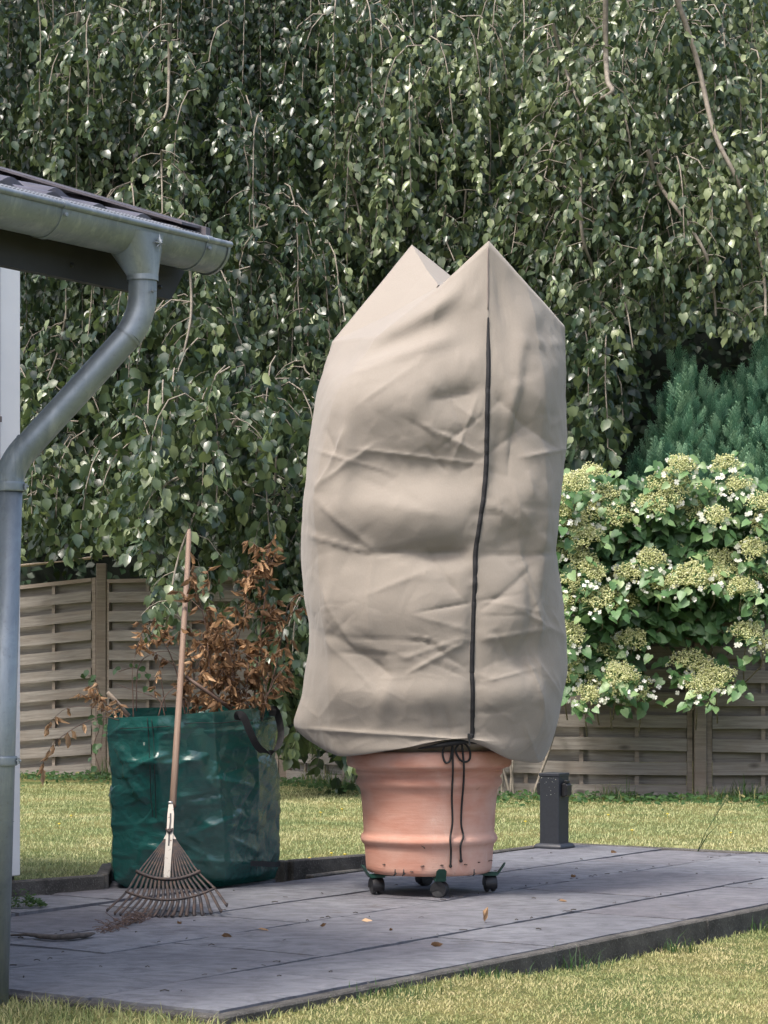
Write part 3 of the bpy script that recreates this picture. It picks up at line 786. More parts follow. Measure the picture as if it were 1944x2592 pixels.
# ------------------------------------------------------------------ cypress
cyp = thing("cypress", (3.05, 20.2, -.06), "blue green feathery cypress rising behind the flowering climber", "tree")
tv, tq = [], []
def spray_quad(p0, p1, w_):
    p0, p1 = np.array(p0), np.array(p1); t = p1 - p0; s_ = np.array((-t[1], t[0], 0)); s_ = s_ / np.linalg.norm(s_) * w_; m_ = (p0 + p1) / 2
    k = len(tv); tv.extend([p0, m_ + s_, p1, m_ - s_]); tq.append((k, k + 1, k + 2, k + 3))
spray_quad((0, 0, 0), (0, 1, .05), .026)
for i in range(8):
    y0 = .06 + .105 * i; L = .40 * (1 - .70 * i / 8)
    for s_ in (-1, 1):
        e = (s_ * L * .55, y0 + L * .85, .05 * s_ * (1 if i % 2 else -1)); spray_quad((0, y0, 0), e, .026)
        spray_quad((e[0] * .45, y0 + (e[1] - y0) * .45, e[2] * .45), (e[0] * .95, y0 + L * .45, e[2] - .05), .018)
CT = (np.array(tv), None, np.array(tq))
cp, ca, cn, cs, ct = [], [], [], [], []
plumes = []
for k in range(120):
    x = random.uniform(1585, 2060); ytop = interp(x, [1585, 1640, 1690, 1715, 1760, 1800, 1870, 1915, 1945, 2060], [1130, 1040, 950, 850, 905, 930, 900, 835, 820, 840])
    y = ytop + 6 + abs(random.gauss(0, 1)) * 150
    if y > 1290: continue
    plumes.append((x + random.gauss(0, 10), y, random.uniform(19.2, 20.1) - (y - ytop) * .0012))
for x, y in ((1712, 842), (1735, 862), (1690, 960), (1640, 1045), (1770, 905), (1800, 930), (1840, 915), (1912, 838), (1935, 815), (1880, 900), (1610, 1110)): plumes.append((x, y, 19.6))
for x, y, d in plumes:
    tip = P(x, y, d); L = random.uniform(.5, .9); lean = Vector((random.uniform(-.12, .12) + (x - 1830) * .0004, -.10, 0))
    for j in range(26):
        f = (j + random.random()) / 26
        q = random.uniform(0, 2 * math.pi); r_ = .02 + .15 * f ** .8
        p = tip - UP * L * f - lean * f * -1.0 * .3 + Vector((math.cos(q) * r_ * .75, math.sin(q) * r_ * .75, -.22))
        cp.append(tuple(p)); ca.append((math.cos(q) * (.12 + .45 * f) + random.gauss(0, .16), math.sin(q) * (.2 + .5 * f) - .15, 1.0)); cn.append((random.gauss(0, .5), -1.0, random.gauss(0, .3)))
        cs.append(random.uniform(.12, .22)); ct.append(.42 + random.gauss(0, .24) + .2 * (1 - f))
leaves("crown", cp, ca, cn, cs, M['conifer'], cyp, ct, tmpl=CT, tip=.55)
w = MB(); w.tube([(3.05, 20.3, -.1), (3.05, 20.3, 2.2), (3.1, 20.3, 3.4)], [.14, .1, .03], 10)
for k in range(14):
    q = random.uniform(0, 6.28); z = random.uniform(.8, 2.4); w.tube([(3.05, 20.3, z), (3.05 + math.cos(q) * .5, 20.3 + math.sin(q) * .3, z + .45), (3.05 + math.cos(q) * .75, 20.3 + math.sin(q) * .4, z + 1.0)], [.035, .022, .01], 6)
w.build("trunk", M['bark'], cyp, smooth=True)
# ------------------------------------------------------------------ climbing hydrangea
hyd = thing("climbing_hydrangea", (2.3, 18.2, -.06), "climbing hydrangea with creamy lace flower heads hanging over the fence", "climbing plant")
def Z8(zx, zy): return 1344 + .443 * zx, 780 + .443 * zy
HEADS = [(340, 930, 200), (240, 970, 200), (860, 870, 170), (800, 980, 250), (620, 1010, 180), (900, 1100, 220), (330, 1110, 230), (200, 1180, 200), (500, 1150, 200), (300, 1270, 200), (220, 1350, 180), (470, 1350, 200), (1100, 860, 150), (1240, 1130, 230), (1320, 1080, 170), (690, 1400, 170), (780, 1450, 250), (900, 1500, 220), (960, 1380, 180), (1120, 1420, 200), (1280, 1350, 170), (1200, 1560, 180), (260, 1530, 200), (380, 1620, 220), (520, 1640, 180), (470, 1540, 150), (240, 1830, 180), (430, 1900, 200), (580, 1860, 170), (230, 1980, 150), (1240, 1820, 190), (1240, 1700, 130), (900, 1980, 200), (1060, 2080, 200), (960, 2130, 170), (400, 2080, 200), (520, 2060, 200), (600, 2150, 170), (330, 2180, 150), (1330, 1900, 110), (560, 1480, 150), (1340, 1480, 170), (120, 1060, 180), (420, 1030, 170), (1180, 980, 150), (1320, 1200, 150), (700, 1080, 190), (160, 1120, 170), (420, 1210, 200), (590, 1240, 170), (300, 1400, 180), (160, 1280, 170), (1000, 1020, 160), (1060, 1160, 150), (840, 1340, 160), (1030, 1500, 170), (180, 1640, 160), (360, 1480, 170), (1180, 1340, 160), (740, 1540, 150), (200, 2080, 150), (480, 2140, 150), (1000, 2020, 150)]
OCT_V = np.array([(1, 0, 0), (-1, 0, 0), (0, 1, 0), (0, -1, 0), (0, 0, 1), (0, 0, -1)], float)
OCT_F = np.array([(0, 2, 4), (2, 1, 4), (1, 3, 4), (3, 0, 4), (2, 0, 5), (1, 2, 5), (3, 1, 5), (0, 3, 5)])
PET_V = np.array([(0, 0, 0)] + [(math.cos(a) * r, math.sin(a) * r, h) for k in range(4) for a, r, h in ((math.pi / 2 * k - .70, .62, .03), (math.pi / 2 * k - .40, 1.0, .10), (math.pi / 2 * k + .40, 1.0, .02), (math.pi / 2 * k + .70, .62, .06))], float)
PET_Q = np.array([(1 + 4 * k, 2 + 4 * k, 3 + 4 * k, 4 + 4 * k) for k in range(4)]); PET_T = np.array([(0, 1 + 4 * k, 4 + 4 * k) for k in range(4)])
hl_p, hl_a, hl_n, hl_s, hl_t = [], [], [], [], []
stem = MB()
def hyd_leaf(p, up, s_, t_):
    q = random.uniform(0, 6.28); hl_p.append(tuple(p)); hl_a.append((math.cos(q) * .8, -abs(math.sin(q)) * .6, -random.uniform(.2, .9)))
    hl_n.append((random.gauss(0, .4), -.55 + random.gauss(0, .25), up + random.gauss(0, .3))); hl_s.append(s_); hl_t.append(min(1, max(0, t_)))
for zx, zy, wd in HEADS:
    x, y = Z8(zx, zy); d = random.uniform(17.55, 17.95) if y > 1400 else random.uniform(17.6, 18.2)
    c = P(x, y, d); R_ = wd * .443 * d / F * .62
    up = Vector((random.gauss(0, .18), -.62 + random.gauss(0, .1), .8)).normalized(); e1 = up.cross(Vector((0, 1, 0))).normalized(); e2 = up.cross(e1)
    nb = int(600 * (wd / 200) ** 2)
    q = rng.uniform(0, 2 * np.pi, nb); rr = np.sqrt(rng.uniform(0, 1, nb)) * R_ * (.80 + .16 * np.sin(q * 3 + zx) + .10 * np.sin(q * 8 + zy))
    clump = .016 * np.sin(q * 7 + zx) * np.sin(rr / R_ * 9 + zy)
    dome = -.28 * rr ** 2 / R_ + clump + rng.uniform(-.035, .012, nb)
    pos = np.array(c)[None] + np.array(e1)[None] * (rr * np.cos(q))[:, None] + np.array(e2)[None] * (rr * np.sin(q))[:, None] + np.array(up)[None] * dome[:, None]
    sz = rng.uniform(.004, .0085, nb)
    V = (OCT_V[None] * sz[:, None, None] + pos[:, None, :]).reshape(-1, 3); Fc = [((np.arange(nb) * 6)[:, None, None] + OCT_F[None]).reshape(-1, 3)]
    hd = np_mesh("flower_head", V, Fc, M['bud'], hyd, np.repeat(rng.uniform(0, 1, nb), 6))
    st = MB(); b0 = c - up * R_ * .75
    for k in range(14):
        a_ = 2 * math.pi * k / 14; r_ = R_ * random.uniform(.5, .95); e = c + e1 * r_ * math.cos(a_) + e2 * r_ * math.sin(a_) - up * (.02 + .3 * r_ * r_ / R_)
        st.tube([b0, lerp(b0, e, .6) + up * .01, e], [.003, .0022, .0015], 4, cap=False)
    sob = st.build("flower_stalks", M['bud'], hd, smooth=True)
    at = sob.data.attributes.new("tint", 'FLOAT', 'POINT'); at.data.foreach_set("value", np.full(len(sob.data.vertices), .15, dtype=np.float32))
    nf = random.randint(11, 19); fq = rng.uniform(0, 2 * np.pi, nf); fr = R_ * rng.uniform(.85, 1.2, nf)
    fp = np.array(c)[None] + np.array(e1)[None] * (fr * np.cos(fq))[:, None] + np.array(e2)[None] * (fr * np.sin(fq))[:, None] - np.array(up)[None] * (.45 * fr ** 2 / R_ + .01)[:, None]
    leaves("florets", fp, np.stack([rng.normal(0, 1, nf), rng.normal(0, .4, nf), rng.normal(0, 1, nf)], 1), np.stack([rng.normal(0, .4, nf), np.full(nf, -.8), rng.normal(.5, .4, nf)], 1), rng.uniform(.014, .025, nf), M['petal'], hd, rng.uniform(0, 1, nf), tmpl=(PET_V, PET_T, PET_Q))["kind"] = "stuff"
    stem.tube([b0, b0 - up * .12 + Vector((0, .12, -.05)), Vector((b0.x + random.uniform(-.1, .1), 18.3, b0.z - .3))], [.004, .005, .007], 5, cap=False)
    for k in range(int(26 * wd / 200)):
        q_ = random.uniform(0, 6.28); r_ = R_ * random.uniform(.3, 1.5)
        p = c + e1 * r_ * math.cos(q_) + e2 * r_ * math.sin(q_) - up * random.uniform(.04, .16)
        hyd_leaf(p, .8, random.uniform(.055, .095), .55 + random.gauss(0, .2))
for (x0, x1, y0, y1, n_, yy) in ((130, 1400, 960, 1640, 2300, 0), (650, 1080, 1600, 1900, 260, 0), (170, 640, 1640, 2150, 420, 0), (1080, 1400, 1560, 1760, 200, 0), (830, 1080, 1950, 2150, 40, 0), (330, 660, 2050, 2210, 60, 0)):
    for k in range(n_):
        zx, zy = random.uniform(x0, x1), random.uniform(y0, y1)
        if zy < 1010 and ns(zx * .006, 1.2) < -.05: continue
        x, y = Z8(zx, zy); d = random.uniform(17.85, 18.33); p = P(x, y, d)
        hyd_leaf(p, .45, random.uniform(.06, .11), .25 + random.gauss(0, .18) + .25 * max(0, ns(zx * .01, zy * .01, 8)))  # inner leaves tinted darker: shade inside the climber put into their colour
leaves("foliage", hl_p, hl_a, hl_n, hl_s, M['hyleaf'], hyd, hl_t, tmpl=(HEART_V, HEART_T, HEART_Q))
for k in range(9):
    x0 = random.uniform(.75, 1.2); stem.tube(smooth_path([(x0, 18.36, -.05), (x0 + random.uniform(-.2, .2), 18.35, .6), (x0 + random.uniform(-.1, .3), 18.33, 1.2), (x0 + random.uniform(.1, 1.0), 18.25, 1.9)], 4), .012, 5, cap=False)
stem.build("stems", M['bark'], hyd, smooth=True)

# ------------------------------------------------------------------ terracotta pot
PX, PY = (1086 - CX) * 10.27 / F, 10.27
pot = thing("terracotta_pot", (PX, PY, .09), "large terracotta pot with raised bands standing on a wheeled trolley", "plant pot")
prof = [(.02, .0905), (.255, .0905), (.268, .096), (.274, .108), (.276, .125), (.281, .195), (.284, .214), (.292, .222), (.2995, .233), (.300, .243), (.2945, .254), (.287, .264), (.2865, .275), (.291, .36), (.298, .44), (.301, .455), (.309, .466), (.3185, .478), (.3195, .491), (.314, .503), (.311, .512), (.318, .520), (.3225, .528), (.323, .534), (.3205, .538), (.324, .542), (.338, .549), (.355, .554), (.360, .562), (.361, .585), (.360, .612), (.354, .622), (.335, .624), (.322, .618), (.318, .60), (.315, .55), (.29, .5), (.02, .49)]
w = MB(); w.lathe((PX, PY, 0), prof, 128)
for k, (x, y, z) in enumerate(w.v):
    q = math.atan2(y - PY, x - PX); r_ = math.hypot(x - PX, y - PY)
    if .1 < z and r_ > .25:
        s_ = 1 + .004 * ns(math.cos(q) * 1.5, math.sin(q) * 1.5, z * 6) + .0022 * ns(math.cos(q) * 6, math.sin(q) * 6, z * 25); w.v[k] = (PX + (x - PX) * s_, PY + (y - PY) * s_, z + .0035 * ns(q * 1.2, z * 4, 9))
pot_body = w.build("pot_body", M['terracotta'], pot, smooth=True)
w = MB()
def pot_r(z): return interp(z, [p[1] for p in prof[2:30]], [p[0] for p in prof[2:30]])
for zx, zy, L, an in ((455, 803, 9, 0), (685, 812, 11, -.3), (690, 697, 14, .7), (803, 806, 10, 0), (945, 803, 10, .1), (1025, 790, 7, 0), (1088, 780, 7, -.4), (1100, 778, 6, .5), (620, 845, 10, .1)):
    x, y = 780 + .422 * zx, 1850 + .422 * zy; pp = P(x, y, 10.0); dx = pp.x - PX; r_ = pot_r(pp.z) + .003
    dd = PY - math.sqrt(max(.001, r_ * r_ - dx * dx)); pp = P(x, y, dd); u = Vector((math.cos(an), 0, math.sin(-an))) * L * .00045 * 1.6
    w.tube([pp - u, pp + UP * .002, pp + u], .0028, 5)
w.build("clay_chips", M['twig'], pot, smooth=True)

# trolley
tro = thing("plant_trolley", (PX, PY, 0), "green plant trolley with black castors under the terracotta pot", "trolley")
w = MB()
cast = [(-.033, 10.19, .35), (.238, 10.03, 1.25), (.464, 10.29, .2), (.183, 10.57, -.9)]
ce = Vector((PX + .015, PY, .082))
for x, y, _ in cast:
    d_ = Vector((x - ce.x, y - ce.y, 0)); n_ = d_.normalized(); s_ = Vector((-n_.y, n_.x, 0))
    w.box(ce + d_ / 2, d_ / 2 + n_ * .03, s_ * .017, UP * .005)
    e = ce + d_ + n_ * .03
    w.prism([e - s_ * .022 + UP * -.005, e + s_ * .022 + UP * -.005, e + s_ * .022 + n_ * .028 + UP * .036, e + s_ * .012 + n_ * .034 + UP * .046, e - s_ * .012 + n_ * .034 + UP * .046, e - s_ * .022 + n_ * .028 + UP * .036], n_ * .005)
    w.box(ce + d_ + UP * -.004, n_ * .032, s_ * .024, UP * .006)
w.build("cross_arms", M['greenmetal'], tro)
for x, y, an in cast:
    ax = Vector((math.cos(an), math.sin(an), 0)); fw = Vector((-ax.y, ax.x, 0)); c = Vector((x, y, .036))
    w = MB()
    w.tube([c + UP * .030, c + UP * .046], .010, 14); w.lathe(c + UP * .036, [(.0001, 0), (.015, 0), (.015, .004), (.0001, .004)], 14)
    hub = w.build("castor", M['steel'], tro, angle=40)
    w = MB(); hs = []
    for s_ in np.linspace(-.026, .026, 5):
        hs.append([c + ax * s_ + (fw * math.cos(q) + UP * math.sin(q)) * (.0375 if abs(s_) < .02 else .035) for q in np.linspace(-.25, math.pi + .6, 18)])
    w.grid(hs)
    for s_ in (-.026, .026):
        arc = [c + ax * s_ + (fw * math.cos(q) + UP * math.sin(q)) * .035 for q in np.linspace(-.25, math.pi + .6, 18)]
        w.add(arc + [c + ax * s_], [(i, i + 1, 18) for i in range(17)])
    w.build("hood", M['blackplastic'], hub, angle=40)
    for s_ in (-1, 1):
        w = MB(); w.lathe(c + ax * s_ * .014, [(.0001, -.009), (.030, -.009), (.0345, -.006), (.0355, 0), (.0345, .006), (.030, .009), (.012, .0095), (.0001, .0095)], 28, axis=ax)
        w.build("wheel", M['grayplastic'], hub, angle=40)
for x in (1000, 1022, 1200):
    pp = P(x, 2212, 10.02); w = MB(); w.tube([pp - Vector((.006, 0, .008)), pp + Vector((.006, 0, .004))], .0035, 6); w.tube([pp + Vector((0, 0, .02)), pp - Vector((0, 0, .004))], .003, 6); w.build("wing_nut", M['blackplastic'], tro, smooth=True)

# ------------------------------------------------------------------ beige winter cover
cov = thing("plant_cover", (PX, PY, .58), "tall beige fabric winter cover with a black zip tied over the terracotta pot", "plant cover")
YL = [1834, 1763, 1696, 1584, 1500, 1366, 1204, 1102, 972]
XL = [745, 765, 773, 787, 776, 765, 776, 787, 809]; XR = [1402, 1420, 1436, 1432, 1425, 1407, 1422, 1433, 1428]
XZ = [1194, 1195, 1194, 1196, 1200, 1208, 1231, 1233, 1235]; XC = [842, 838, 835, 830, 815, 800, 806, 830, 870]; XQ = [1365, 1370, 1372, 1368, 1375, 1385, 1380, 1375, 1370]
ctl = []
def tuck(q, r_, z): return Vector((PX + r_ * math.cos(q), PY + r_ * math.sin(q), z))
angs = [math.pi * k / 180 for k in (180, 215, 245, 285, 315, 360, 405, 495)]
ctl.append([tuck(q, .30, .610) for q in angs])
ctl.append([tuck(q, .372, .668) for q in angs])
ctl.append([P(795, 1876, 10.35), P(860, 1914, 10.03), P(1010, 1896, 9.89), P(1176, 1868, 9.88), P(1296, 1922, 9.97), P(1366, 1930, 10.28), P(1290, 1900, 10.66), P(870, 1900, 10.66)])
for k, y in enumerate(YL):
    dd = .03 if k == 0 else 0
    ctl.append([P(XL[k], y, 10.38), P(XC[k], y + (6 if k == 0 else 0), 9.99 + dd), P((XC[k] + XZ[k]) / 2, y + (22 if k == 0 else 0), 9.86 + dd), P(XZ[k], y + (26 if k == 0 else 0), 9.86 + dd), P(XQ[k], y + (20 if k == 0 else 0), 9.97 + dd), P(XR[k], y + (20 if k == 0 else 0), 10.36), P(XR[k] - 90, y, 10.72), P(XL[k] + 120, y, 10.76)])
ctl.append([P(840, 865, 10.40), P(955, 850, 10.05), P(1122, 716, 9.98), P(1237, 609, 9.99), P(1335, 718, 10.08), P(1426, 823, 10.36), P(1195, 742, 10.62), P(1043, 619, 10.62)])
cen = P(1112, 724, 10.28)
ctl.append([lerp(p, cen, .55) + Vector((0, 0, -.012)) for p in ctl[-1]])
ctl.append([lerp(p, cen, .97) for p in ctl[-2]])
NU, NV = 46, 20
def cr(p0, p1, p2, p3, t): return .5 * ((2 * p1) + (p2 - p0) * t + (2 * p0 - 5 * p1 + 4 * p2 - p3) * t * t + (3 * p1 - p0 - 3 * p2 + p3) * t ** 3)
nr = len(ctl); crow = []
itop = nr - 3
for i in range(nr - 1):
    for k in range(NV if i < nr - 2 else NV + 1):
        t = k / NV; row = []
        for j in range(8):
            p0, p1, p2, p3 = (ctl[max(i - 1, 0)][j], ctl[i][j], ctl[i + 1][j], ctl[min(i + 2, nr - 1)][j])
            if i == itop - 1: p3 = p2 * 2 - p1
            if i >= itop: row.append(lerp(p1, p2, t))
            else: row.append(cr(p0, p1, p2, p3, t))
        lin = 0.0 if i < itop - 1 else (t if i == itop - 1 else 1.0)
        crow.append((row, lin, i + t))
crows = []
for row, lin, vv in crow:
    r = []
    for j in range(8):
        for k in range(NU):
            t = k / NU
            a_ = cr(row[j - 1], row[j], row[(j + 1) % 8], row[(j + 2) % 8], t); b_ = lerp(row[j], row[(j + 1) % 8], t)
            r.append(lerp(a_, b_, max(.25, lin)))
    crows.append(r)
# folds: broad hollows and sharp packing creases
BL = [(1060, 1190, 210, 66, -.038, 0), (1010, 1300, 190, 66, .028, 0), (1110, 1405, 110, 34, -.030, 0), (880, 1390, 90, 60, -.022, .3), (1000, 1010, 160, 70, .022, -.2), (1150, 1010, 70, 45, -.026, -.15), (930, 1560, 130, 80, .026, 0), (1090, 1545, 120, 90, .016, .3),
      (1310, 1380, 70, 60, -.026, .5), (1330, 1250, 55, 90, .024, 0), (1320, 1080, 50, 90, -.022, .3), (1380, 960, 45, 130, .022, .2), (1290, 1560, 70, 80, .022, -.5), (1330, 1660, 60, 60, -.024, -.6), (930, 1690, 110, 45, -.016, .5), (1060, 1760, 160, 50, .018, 0), (1290, 1760, 80, 60, .02, -.3),
      (980, 870, 130, 28, -.026, -.45), (1050, 810, 130, 24, .022, -.5), (1180, 850, 60, 60, -.012, 0), (1350, 800, 40, 70, .014, .6), (860, 1750, 40, 120, .012, 0), (1400, 1500, 30, 120, -.02, .2), (880, 1150, 22, 160, .016, .12), (845, 1560, 20, 150, .014, -.05), (1300, 1000, 18, 150, .014, .1), (1345, 1480, 18, 170, -.014, .05), (1120, 760, 20, 110, .012, .8), (1265, 740, 18, 110, -.010, -.25), (980, 1760, 22, 80, .010, .2)]
CR = [(787, 1357, 934, 1399, .011, 9), (934, 1399, 1193, 1397, -.014, 12), (938, 1402, 943, 1629, .004, 10), (854, 1613, 1184, 1629, -.005, 7), (1048, 1696, 1184, 1620, .010, 11), (1215, 1406, 1398, 1404, -.010, 9), (1211, 1620, 1380, 1593, .009, 12), (858, 1613, 974, 1700, -.010, 16), (1340, 1651, 1375, 1807, .012, 12),
      (800, 1846, 1184, 1872, .010, 8), (805, 1263, 934, 1384, .010, 18), (809, 1227, 930, 1137, .012, 14), (930, 1140, 1224, 1173, .008, 7), (1103, 1008, 1228, 986, -.011, 16), (938, 912, 1166, 848, .012, 16), (876, 848, 1135, 712, -.014, 18), (1313, 865, 1420, 872, .009, 9), (1331, 1155, 1429, 1137, .010, 10),
      (876, 1102, 809, 1231, .012, 16), (905, 942, 1120, 865, .008, 16), (1170, 780, 1225, 740, .007, 9), (1260, 900, 1330, 1150, .007, 18), (1080, 1080, 1220, 1150, .010, 16), (1250, 1000, 1400, 1130, -.010, 18), (1330, 1405, 1370, 1600, .012, 18), (950, 1500, 1090, 1440, .006, 14), (1220, 1540, 1360, 1430, -.008, 16), (830, 1500, 900, 1640, .007, 15), (1210, 1260, 1350, 1350, .008, 16), (1240, 1720, 1360, 1690, .007, 12)]
rc = random.Random(3)
for k in range(60):
    x, y = rc.uniform(790, 1420), rc.uniform(900, 1850); an = rc.choice((rc.gauss(.1, .3), rc.gauss(-.6, .35), rc.gauss(1.35, .3), rc.gauss(.7, .3))); L = rc.uniform(50, 210)
    CR.append((x, y, x + L * math.cos(an), y + L * math.sin(an), rc.choice((-1, 1)) * rc.uniform(.0025, .0075), rc.uniform(5, 16)))
def crumple(p, sc, sd):
    """faceted creases: ridges where cells meet"""
    wv = Vector((p.x * sc + sd + .35 * ns(p.x * sc * 1.3, p.z * sc * 1.3, sd), p.y * sc, p.z * sc + .35 * ns(p.z * sc * 1.3, p.x * sc * 1.3, sd + 9)))
    return mnoise.voronoi(wv)[0][0] - .45
def crease(p, sc, sd):
    """thin sharp fold lines around flat panels"""
    wv = Vector((p.x * sc + sd + .3 * ns(p.x * sc, p.z * sc, sd), p.y * sc, p.z * sc * 1.25))
    dd = mnoise.voronoi(wv)[0]; sg = ns(p.x * sc * .35, p.z * sc * .35, sd + 4)
    return max(-1, min(1, sg * 3)) * math.exp(-(dd[1] - dd[0]) / .10)
def folds(x, y):
    f = 0.0
    for cx, cy, sx, sy, am, ro in BL:
        dx, dy = x - cx, y - cy; c, s_ = math.cos(ro), math.sin(ro); u, v = dx * c + dy * s_, -dx * s_ + dy * c
        e = (u / sx) ** 2 + (v / sy) ** 2
        if e < 8: f += am * math.exp(-e)
    for x0, y0, x1, y1, am, wd in CR:
        tx, ty = x1 - x0, y1 - y0; L = math.hypot(tx, ty); u = ((x - x0) * tx + (y - y0) * ty) / (L * L); v = (-(x - x0) * ty + (y - y0) * tx) / L
        if -.2 < u < 1.2 and abs(v) < wd * 5:
            e = max(0, 1 - max(0, max(-u, u - 1)) / .2) * min(1, .35 + 2.2 * min(max(u, 0), max(1 - u, 0)) + .3)
            f += am * e * (.65 * math.exp(-abs(v) / wd) + .35 * math.exp(-abs(v) / (wd * .35)))
    return f
ZY, ZX = [600] + YL[::-1], [1237] + XZ[::-1]
axc = Vector(((1095 - CX) * 10.32 / F, 10.32, 0))
fin = []
for (row, lin, vv), r in zip(crow, crows):
    o = []
    amt = min(1, max(0, (vv - 1.6) / .7)) * (1.0 if vv < itop else .35)
    for p in r:
        out = Vector((p.x - axc.x, p.y - axc.y, 0)); L = out.length
        if L > 1e-4: out /= L
        ft = max(0, -out.y) ** .5
        x, y = XS(p), YS(p)
        f = folds(x, y) * (.25 + .75 * ft) if amt > 0 else 0
        f = f * 1.3 + .010 * crumple(p, 2.6, 1.7) + .0035 * crease(p, 3.2, 2.9) + .0018 * crease(p, 8.5, 7.7) + .002 * ns(p.x * 16, p.y * 16, p.z * 16) + .010 * ns(p.x * 4.5, p.y * 4.5, p.z * 1.3) + .005 * ns(p.x * 3.3, p.y * 3.3, p.z * 3.3)
        if p.y < 10.1: f *= 1 - .75 * math.exp(-((x - np.interp(y, ZY, ZX)) / 22) ** 2)
        edge = min(1, L / .3)
        o.append(p + (out if L > 1e-4 else Vector((0, -1, 0))) * f * amt * edge)
    fin.append(o)
iz = 3 * NU
for o, (row, lin, vv) in zip(fin, crow):       # pucker along the zip
    if 3.0 < vv < itop - .05:
        for k in range(-9, 10):
            wgt = math.exp(-(abs(k) / 4.0) ** 2); p = o[iz + k]; o[iz + k] = p + Vector((0, -1, 0)) * wgt * (.005 * ns(p.z * 28, 3.3 + (k > 0) * 7) - .002)
w = MB(); w.grid(fin, closed=True)
w.build("cover_fabric", M['fleece'], cov, smooth=True)
zp = [(o[iz], o[iz - 1], o[iz + 1]) for o, (row, lin, vv) in zip(fin, crow) if 794 < YS(o[iz]) < 1872 and vv > 2.4 and vv < itop + .01]
w = MB(); sides = [Vector((1, 0, 0))] * len(zp)
ctr = [p + Vector((0, -.005, 0)) for p, _, _ in zp]
wz = [.021 * min(1, .35 + .12 * (len(ctr) - 1 - i)) for i in range(len(ctr))]
w.grid([[c + Vector((-k / 2, .004, 0)), c + Vector((-k * .18, 0, 0)), c + Vector((-k * .14, -.0025, 0)), c + Vector((k * .14, -.0025, 0)), c + Vector((k * .18, 0, 0)), c + Vector((k / 2, .004, 0))] for c, k in zip(ctr, wz)])
zob = w.build("zip", M['blackweb'], cov)
w = MB(); ze = ctr[0]; w.box(ze + Vector((0, -.006, .012)), (.006, 0, 0), (0, .004, 0), (0, 0, .010), .002); w.box(ze + Vector((.002, -.009, -.014)), (.0035, 0, .001), (0, .0012, 0), (-.001, 0, .016)); w.build("zip_slider", M['blackplastic'], zob)
sp = [o[iz] + Vector((-.002, -.0035, 0)) for o, (row, lin, vv) in zip(fin, crow) if 622 < YS(o[iz]) < 800 and vv <= itop + .02]
w = MB(); w.tube(sp, .0022, 5); w.build("seam", M['joint'], cov, smooth=True)
# drawstring
def on_pot(zx, zy, off=.009):
    x, y = 780 + .422 * zx, 1850 + .422 * zy; d = 9.93
    for _ in range(4):
        p = P(x, y, d); r_ = max(pot_r(p.z + e_) for e_ in (-.012, 0, .012)) if p.z > .1 else .28; dx = p.x - PX; d = PY - math.sqrt(max(1e-4, r_ * r_ - dx * dx)) - off
    return P(x, y, d)
w = MB()
for path in ([(862, 72), (820, 90), (806, 135), (822, 188), (848, 182), (860, 130), (866, 85)], [(905, 75), (884, 115), (905, 165), (935, 186), (968, 172), (970, 120), (945, 82), (920, 68)],
             [(866, 80), (868, 250), (862, 400), (866, 545), (853, 640), (857, 720), (854, 812)], [(922, 80), (933, 190), (933, 300), (922, 440), (918, 560), (931, 632), (914, 690), (917, 780)]):
    fl = smooth_path([Vector((a_, b_, 0)) for a_, b_ in path], 8)
    w.tube([on_pot(q_.x, q_.y, .011) for q_ in fl], .0046, 7)
for q in ((854, 812), (917, 780), (868, 78), (915, 74)): 
    c = on_pot(*q); w.lathe(c - UP * .008, [(.0001, 0), (.007, .004), (.008, .009), (.005, .016), (.0001, .018)], 10)
cord = w.build("drawstring", M['blackcord'], cov, smooth=True)
w = MB(); hem = smooth_path([on_pot(660, 106, .004), on_pot(770, 90, .016), on_pot(860, 74, .026), on_pot(940, 64, .030), on_pot(1010, 76, .012)], 6)
w.tube(hem, [.004 + .016 * math.sin(math.pi * i / (len(hem) - 1)) for i in range(len(hem))], 8, flat=.6); w.build("gathered_hem", M['blackcord'], cov, smooth=True)

# ------------------------------------------------------------------ green garden sack
bag = thing("garden_sack", (-.85, 10.7, 0), "open green woven garden waste sack full of dead branches", "garden bag")
bot = [(-1.165, 10.42), (-.94, 10.40), (-.72, 10.47), (-.60, 10.68), (-.488, 10.9), (-.62, 11.04), (-.9, 10.98), (-1.18, 10.82)]
topc = [P(274, 1817, 10.34), P(400, 1812, 10.20), P(540, 1802, 10.23), P(636, 1793, 10.42), P(694, 1784, 10.66), P(640, 1787, 10.96), P(480, 1789, 11.0), P(298, 1793, 10.84)]
brow = []
NB, NR = 34, 110
def bleft(f): return interp(f, [0, .04, .14, .3, .5, .7, 1], [0, -.022, -.03, -.012, -.004, .006, 0])
for i in range(NR + 1):
    f = i / NR; row = []
    for j in range(8):
        b_ = Vector((bot[j][0], bot[j][1], .004)); t_ = topc[j]; p = lerp(b_, t_, f)
        bul = .035 * math.sin(math.pi * f) * (1 if j in (1, 2, 3) else .3)
        c = Vector((-.86, 10.68, 0)); o = Vector((p.x - c.x, p.y - c.y, 0)).normalized()
        p = p + o * bul
        if j in (0, 7): p.x += bleft(f)
        row.append(p)
    if f < .05:
        c = Vector((-.86, 10.68, .004)); row = [lerp(p, Vector((c.x, c.y, p.z)), .05 * (1 - f / .05)) for p in row]
    r = []
    for j in range(8):
        for k in range(NB): r.append(lerp(cr(row[j - 1], row[j], row[(j + 1) % 8], row[(j + 2) % 8], k / NB), lerp(row[j], row[(j + 1) % 8], k / NB), .93))
    brow.append(r)
BCR = []
rb = random.Random(11)
